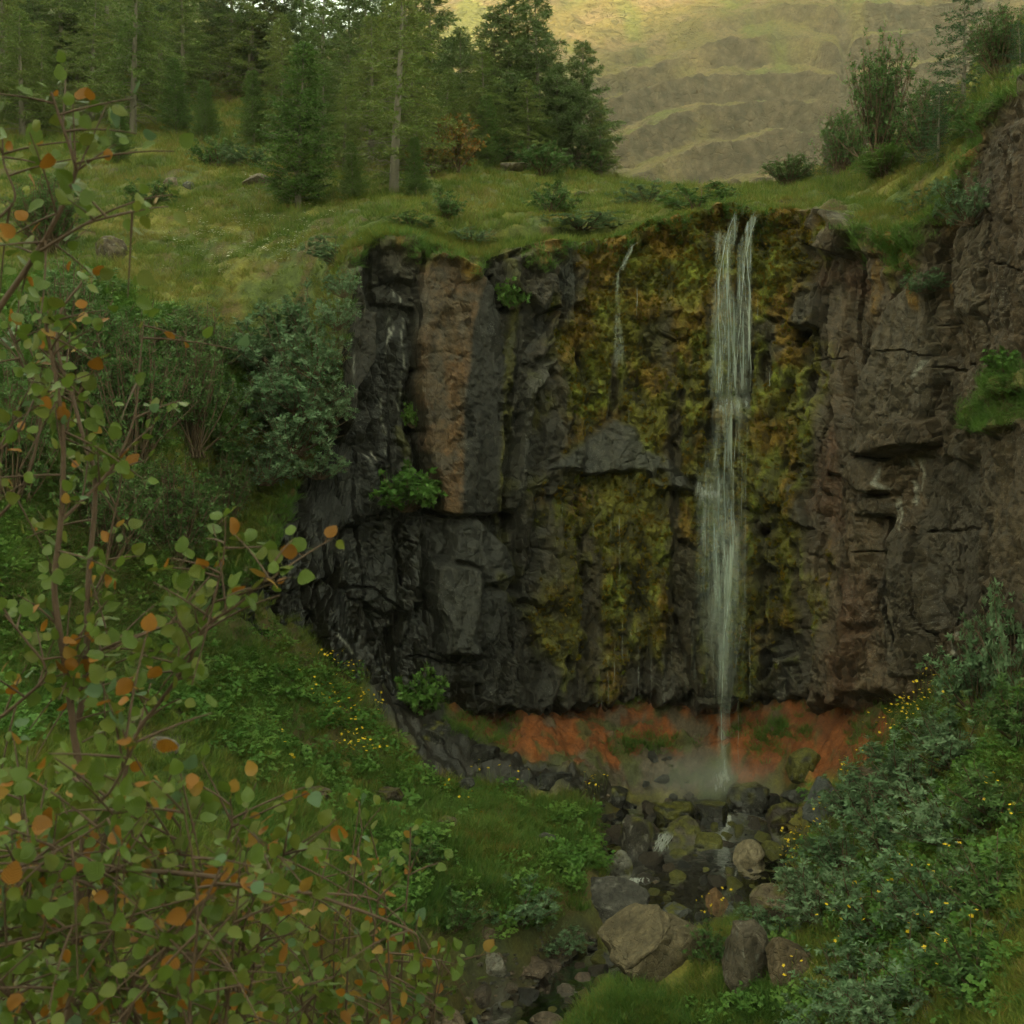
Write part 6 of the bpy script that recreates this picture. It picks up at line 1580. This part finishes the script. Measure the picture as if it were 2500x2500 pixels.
# ------------------------------------------------------------------ birch in front of the camera
def leaf_shape(seed):
    r = np.random.default_rng(seed)
    half = [(.00, .02), (.22, .06), (.40, .20), (.47, .38), (.43, .56), (.31, .74), (.16, .89), (0, 1.0)]
    ptsR = []
    for i, (x, y) in enumerate(half):
        ptsR.append((x, y))
        if 0 < i < len(half) - 1:
            x2, y2 = half[i + 1]
            ptsR.append(((x + x2) / 2 - .035, (y + y2) / 2 - .02))
    n = len(ptsR)
    v = []; f = []
    cup, curl = r.uniform(.10, .35), r.uniform(-.25, .25)
    z = lambda x, y: cup * abs(x) + curl * y * y + .05 * math.sin(9 * y + seed) * abs(x)
    for x, y in ptsR: v.append((0, y, z(0, y)))
    for x, y in ptsR: v.append((x * .92, y, z(x, y)))
    for x, y in ptsR: v.append((-x * .92, y, z(x, y)))
    for i in range(n - 1):
        f += [(i, n + i, n + i + 1), (i, n + i + 1, i + 1), (i, 2 * n + i + 1, 2 * n + i), (i, i + 1, 2 * n + i + 1)]
    b = len(v)
    v += [(.012, .03, 0), (-.012, .03, 0), (.01, -.42, -.03), (-.01, -.42, -.03)]
    f += [(b, b + 2, b + 3), (b, b + 3, b + 1)]
    return np.array(v, float) + [0, .42, 0], np.array(f)

def birch_leaf_mat(name, c, c2):
    m, t, N = nodes(name); L = t.links.new
    tc = N('TexCoord'); n1 = N('TexNoise', Scale=3.0, Detail=4.0); L(tc.outputs['Object'], n1.inputs['Vector'])
    oi = N('ObjectInfo'); ad = N('Math', operation='MULTIPLY_ADD'); ad.inputs[1].default_value = .7
    ad.inputs[2].default_value = -.1
    s2 = N('Math', operation='ADD'); L(oi.outputs['Random'], s2.inputs[0]); L(n1.outputs[0], s2.inputs[1]); L(s2.outputs[0], ad.inputs[0])
    mx = N('MixRGB', Color1=(*c, 1), Color2=(*c2, 1)); mx.use_clamp = True; L(ad.outputs[0], mx.inputs['Fac'])
    # veins running out from the midrib
    sx = N('SeparateXYZ'); L(tc.outputs['Object'], sx.inputs[0])
    ab = N('Math', operation='ABSOLUTE'); L(sx.outputs[0], ab.inputs[0])
    vy = N('Math', operation='MULTIPLY_ADD'); vy.inputs[1].default_value = -.7; L(ab.outputs[0], vy.inputs[0]); L(sx.outputs[1], vy.inputs[2])
    vs = N('Math', operation='MULTIPLY'); vs.inputs[1].default_value = 52.0; L(vy.outputs[0], vs.inputs[0])
    si = N('Math', operation='SINE'); L(vs.outputs[0], si.inputs[0])
    b = N('BsdfPrincipled', Roughness=.42); b.inputs['Specular IOR Level'].default_value = .25; L(mx.outputs[0], b.inputs['Base Color'])
    bp = N('Bump', Strength=.5, Distance=.002); L(si.outputs[0], bp.inputs['Height']); L(bp.outputs[0], b.inputs['Normal'])
    tr = N('BsdfTranslucent'); L(mx.outputs[0], tr.inputs['Color'])
    ms = N('MixShader', Fac=.32); L(b.outputs[0], ms.inputs[1]); L(tr.outputs[0], ms.inputs[2])
    o = N('OutputMaterial'); L(ms.outputs[0], o.inputs[0]); return m
LMATS = [birch_leaf_mat('birch_leaf_green', (.062, .095, .013), (.095, .132, .02)), birch_leaf_mat('birch_leaf_dull', (.08, .098, .014), (.12, .132, .022)), birch_leaf_mat('birch_leaf_blue', (.068, .115, .052), (.098, .148, .072)),
         birch_leaf_mat('birch_leaf_orange', (.17, .068, .008), (.26, .105, .013)), birch_leaf_mat('birch_leaf_yellow', (.21, .115, .02), (.30, .17, .038))]
LPROB = np.array([.51, .30, .045, .105, .04])
SHAPES = [leaf_shape(i) for i in range(4)]
LMESH = [[mesh('birch_leaf', s[0], s[1], [m], smooth=True) for m in LMATS] for s in SHAPES]

def smooth_line(pts, n=None):
    P = np.array([W(*p) for p in pts])
    return catmull(P, 8)

def birch(name, label, mains, base, twigs, leaf_sz=(.018, .034), nmax=300, extra=None, seed=1, side_len=(.06, .18), cat='sapling'):
    global rng
    keep_ = rng; rng = np.random.default_rng(seed)
    e = empty(name, base, label, cat, 'young birches in front of the camera')
    wood = MB(); leaves = []
    lines = []
    for pts, r0, r1, lf in mains:
        c = smooth_line(pts)
        o = MB(); o.tube(c - base, np.linspace(r0 * .72, r1 * .8, len(c)), 7)
        link('stem', o.build('stem', [BIRCHB]), e)
        lines.append((c, lf))
    def add_leaf(p, d, big=1.0):
        leaves.append((p, d, rng.uniform(*leaf_sz) * big))
    def twig(b, d, ln, nl):
        e_ = b + d * ln + np.array([0, 0, -.10 * ln])
        md = (b + e_) / 2 + np.array([0, 0, .06 * ln]) + rng.normal(0, .03 * ln, 3)
        t = np.linspace(0, 1, 6)[:, None]
        c = (1 - t) ** 2 * b + 2 * t * (1 - t) * md + t ** 2 * e_
        wood.tube(c - base, np.linspace(.0022, .0010, 6), 4)
        for k in np.linspace(.25, 1, nl):
            p = np.array([np.interp(k, t[:, 0], c[:, q]) for q in range(3)])
            add_leaf(p, d * .5 + rvec(1, .1)[0])
    for (c, lf) in lines:
        L = np.linalg.norm(np.diff(c, axis=0), axis=1).sum()
        for _ in range(int(L * lf * 1.3)):
            i = rng.integers(len(c) // 6, len(c) - 1)
            d = rvec(1, .5)[0] * [1, .7, 1]; d /= np.linalg.norm(d)
            twig(c[i], d, rng.uniform(*side_len), rng.integers(3, 7))
        if lf > 0:
            for _ in range(3): add_leaf(c[-1], rvec(1, .6)[0])
    if extra: extra(twig, add_leaf)
    link('twigs', wood.build('twigs', [BIRCHB]), e)['kind'] = 'stuff'
    leaves.sort(key=lambda q: -q[2] / q[0][1])
    rest = MB()
    # keep to what the picture can show
    for i, (p, d, s) in enumerate(leaves):
        sh = rng.integers(4); mi = rng.choice(5, p=LPROB)
        d = d / np.linalg.norm(d)
        nrm = rvec(1, .4)[0] + np.array([0, -.5, 0])
        x = np.cross(d, nrm); x /= np.linalg.norm(x); zz = np.cross(x, d)
        M = Matrix(((x[0], d[0], zz[0]), (x[1], d[1], zz[1]), (x[2], d[2], zz[2])))
        if i < nmax:
            link('leaf', LMESH[sh][mi], e, p - base, M.to_euler(), s)
        else:
            v = SHAPES[sh][0] * s
            rest.add(v[:, :1] * x + v[:, 1:2] * d + v[:, 2:] * zz + (p - base), SHAPES[sh][1], mi)
    if rest.n:
        o = link('foliage', rest.build('foliage', LMATS), e); o['kind'] = 'stuff'
    rng = keep_
    return len(leaves)

def Yp(pts, Y0, Y1):
    n = len(pts); return [(p[0], p[1], Y0 + (Y1 - Y0) * i / (n - 1)) for i, p in enumerate(pts)]
gA = np.array([W(170, 2450, 2.05)[0], 2.05, float(Hat(W(170, 2450, 2.05)[0], 2.05))])
mainsA = [
 (Yp([(150, 2700), (185, 2300), (205, 2050), (197, 1902), (181, 1793), (165, 1659), (141, 1514), (133, 1415), (149, 1266), (155, 1100), (145, 983), (128, 880), (110, 780), (60, 680), (99, 602)][:13], 2.05, 1.95), .012, .004, 18),
 (Yp([(181, 1793), (199, 1721), (211, 1617), (215, 1431), (232, 1224), (226, 1133), (203, 1066), (178, 971), (141, 855), (150, 760), (200, 690)], 2.03, 2.15), .009, .003, 16),
 (Yp([(-60, 860), (0, 751), (54, 673), (99, 602), (145, 519), (182, 428), (178, 383), (150, 300), (125, 225)], 1.85, 1.75), .008, .0025, 26),
 (Yp([(99, 612), (160, 575), (215, 545), (290, 525), (355, 511)], 1.8, 1.75), .004, .0015, 22),
 (Yp([(-40, 560), (10, 520), (37, 478), (10, 400), (6, 340)], 1.9, 1.9), .004, .002, 24),
 (Yp([(155, 1266), (199, 1224), (257, 1162), (298, 1100), (330, 1010), (340, 900), (352, 780)], 2.0, 2.1), .005, .0015, 18),
 (Yp([(219, 1473), (253, 1398), (265, 1332), (286, 1224), (300, 1150)], 2.1, 2.1), .004, .002, 16),
 (Yp([(112, 1642), (205, 1605), (290, 1568), (393, 1530), (439, 1514), (470, 1490)], 2.05, 2.0), .0045, .0015, 26),
 (Yp([(-40, 1300), (60, 1180), (100, 1000), (60, 900), (20, 800)], 2.2, 2.2), .005, .002, 24),
 (Yp([(-40, 1780), (40, 1720), (112, 1642), (60, 1560), (10, 1500)], 2.0, 1.9), .005, .002, 24),
 (Yp([(-30, 1120), (40, 1060), (90, 960)], 2.0, 2.0), .004, .002, 24),
 (Yp([(185, 2300), (240, 2100), (290, 1950), (330, 1800), (385, 1721), (455, 1626), (476, 1576), (505, 1526), (580, 1477), (633, 1427), (668, 1415)], 1.95, 1.75), .007, .0018, 22),
 (Yp([(497, 1514), (530, 1431), (547, 1348), (551, 1265)], 1.8, 1.75), .003, .0013, 26),
 (Yp([(181, 1900), (250, 1950), (310, 1850), (300, 1780)], 1.6, 1.5), .004, .0015, 26),
]
nA = birch('birch_sapling', 'young birch with two brown stems and orange flecked leaves at the left', mainsA, gA, 0, seed=21)

gB = np.array([W(60, 2500, 1.9)[0], 1.9, float(Hat(W(60, 2500, 1.9)[0], 1.9))])
mainsB = [(Yp([(-200, 2180), (31, 2127), (197, 2124), (362, 2127), (518, 2140), (647, 2158), (776, 2189), (906, 2233), (1000, 2272), (1022, 2300), (1030, 2400)], 1.7, 1.75), .0075, .0016, 3),
          (Yp([(740, 2180), (850, 2185), (920, 2200), (990, 2260), (1040, 2350)], 1.72, 1.75), .003, .001, 4),
          (Yp([(720, 2172), (800, 2210), (870, 2270), (890, 2330)], 1.74, 1.75), .0022, .001, 6),
          (Yp([(305, 2400), (362, 2342), (466, 2233), (518, 2155), (564, 2021), (562, 1950)], 1.9, 1.8), .005, .0015, 22),
          (Yp([(540, 2700), (600, 2466), (595, 2321), (590, 2218), (580, 2140), (560, 2060)], 1.95, 1.9), .006, .002, 18)]
r5 = np.random.default_rng(77)
for i in range(26):
    x0 = r5.uniform(-150, 620); tx_ = x0 + r5.normal(60, 130); ty_ = r5.uniform(1880, 2330); Y0 = r5.uniform(1.55, 2.6)
    if tx_ > 520: ty_ = max(ty_, 2060)
    mainsB.append((Yp([(x0, 2760), ((x0 * 2 + tx_) / 3 + r5.normal(0, 25), 2500), ((x0 + 2 * tx_) / 3 + r5.normal(0, 25), (2500 + ty_) / 2), (tx_, ty_)], Y0, Y0 - .1), .005, .0013, 24))
for i in range(10):
    x0 = r5.uniform(-100, 100); y0 = r5.uniform(1900, 2450); Y0 = r5.uniform(1.5, 1.9)
    mainsB.append((Yp([(-200, y0 + 60), (x0, y0), (x0 + r5.uniform(80, 220), y0 - r5.uniform(-40, 100)), (x0 + r5.uniform(240, 380), y0 - r5.uniform(-60, 160))], Y0, Y0), .004, .0012, 24))
nB = birch('birch_thicket', 'dense birch thicket with a long bare arching branch filling the bottom left', mainsB, gB, 0, seed=22, cat='thicket')

gC = np.array([W(900, 2700, 2.6)[0], 2.6, float(Hat(W(900, 2700, 2.6)[0], 2.6))])
mainsC = []
for i in range(15):
    x0 = r5.uniform(640, 1080); tx_ = x0 + r5.normal(20, 90); ty_ = r5.uniform(2120, 2420); Y0 = r5.uniform(2.2, 3.0)
    if tx_ > 1000: ty_ = max(ty_, 2330)
    mainsC.append((Yp([(x0, 2780), ((x0 * 2 + tx_) / 3, 2560), ((x0 + 2 * tx_) / 3 + r5.normal(0, 20), (2500 + ty_) / 2), (tx_, ty_)], Y0, Y0 - .1), .005, .0014, 16))
mainsC += [(Yp([(840, 2600), (855, 2250), (880, 2050), (930, 1970)], 2.4, 2.4), .004, .0014, 4), (Yp([(960, 2700), (985, 2300), (1000, 2100), (1002, 2020)], 2.5, 2.5), .0045, .0016, 4), (Yp([(820, 2550), (850, 2180), (870, 2020), (880, 1960)], 2.5, 2.5), .003, .0014, 3)]
nC = birch('birch_sapling', 'lower birch twigs with thin upright stems at the bottom, left of the stream', mainsC, gC, 0, seed=23)
print('leaves', nA, nB, nC)
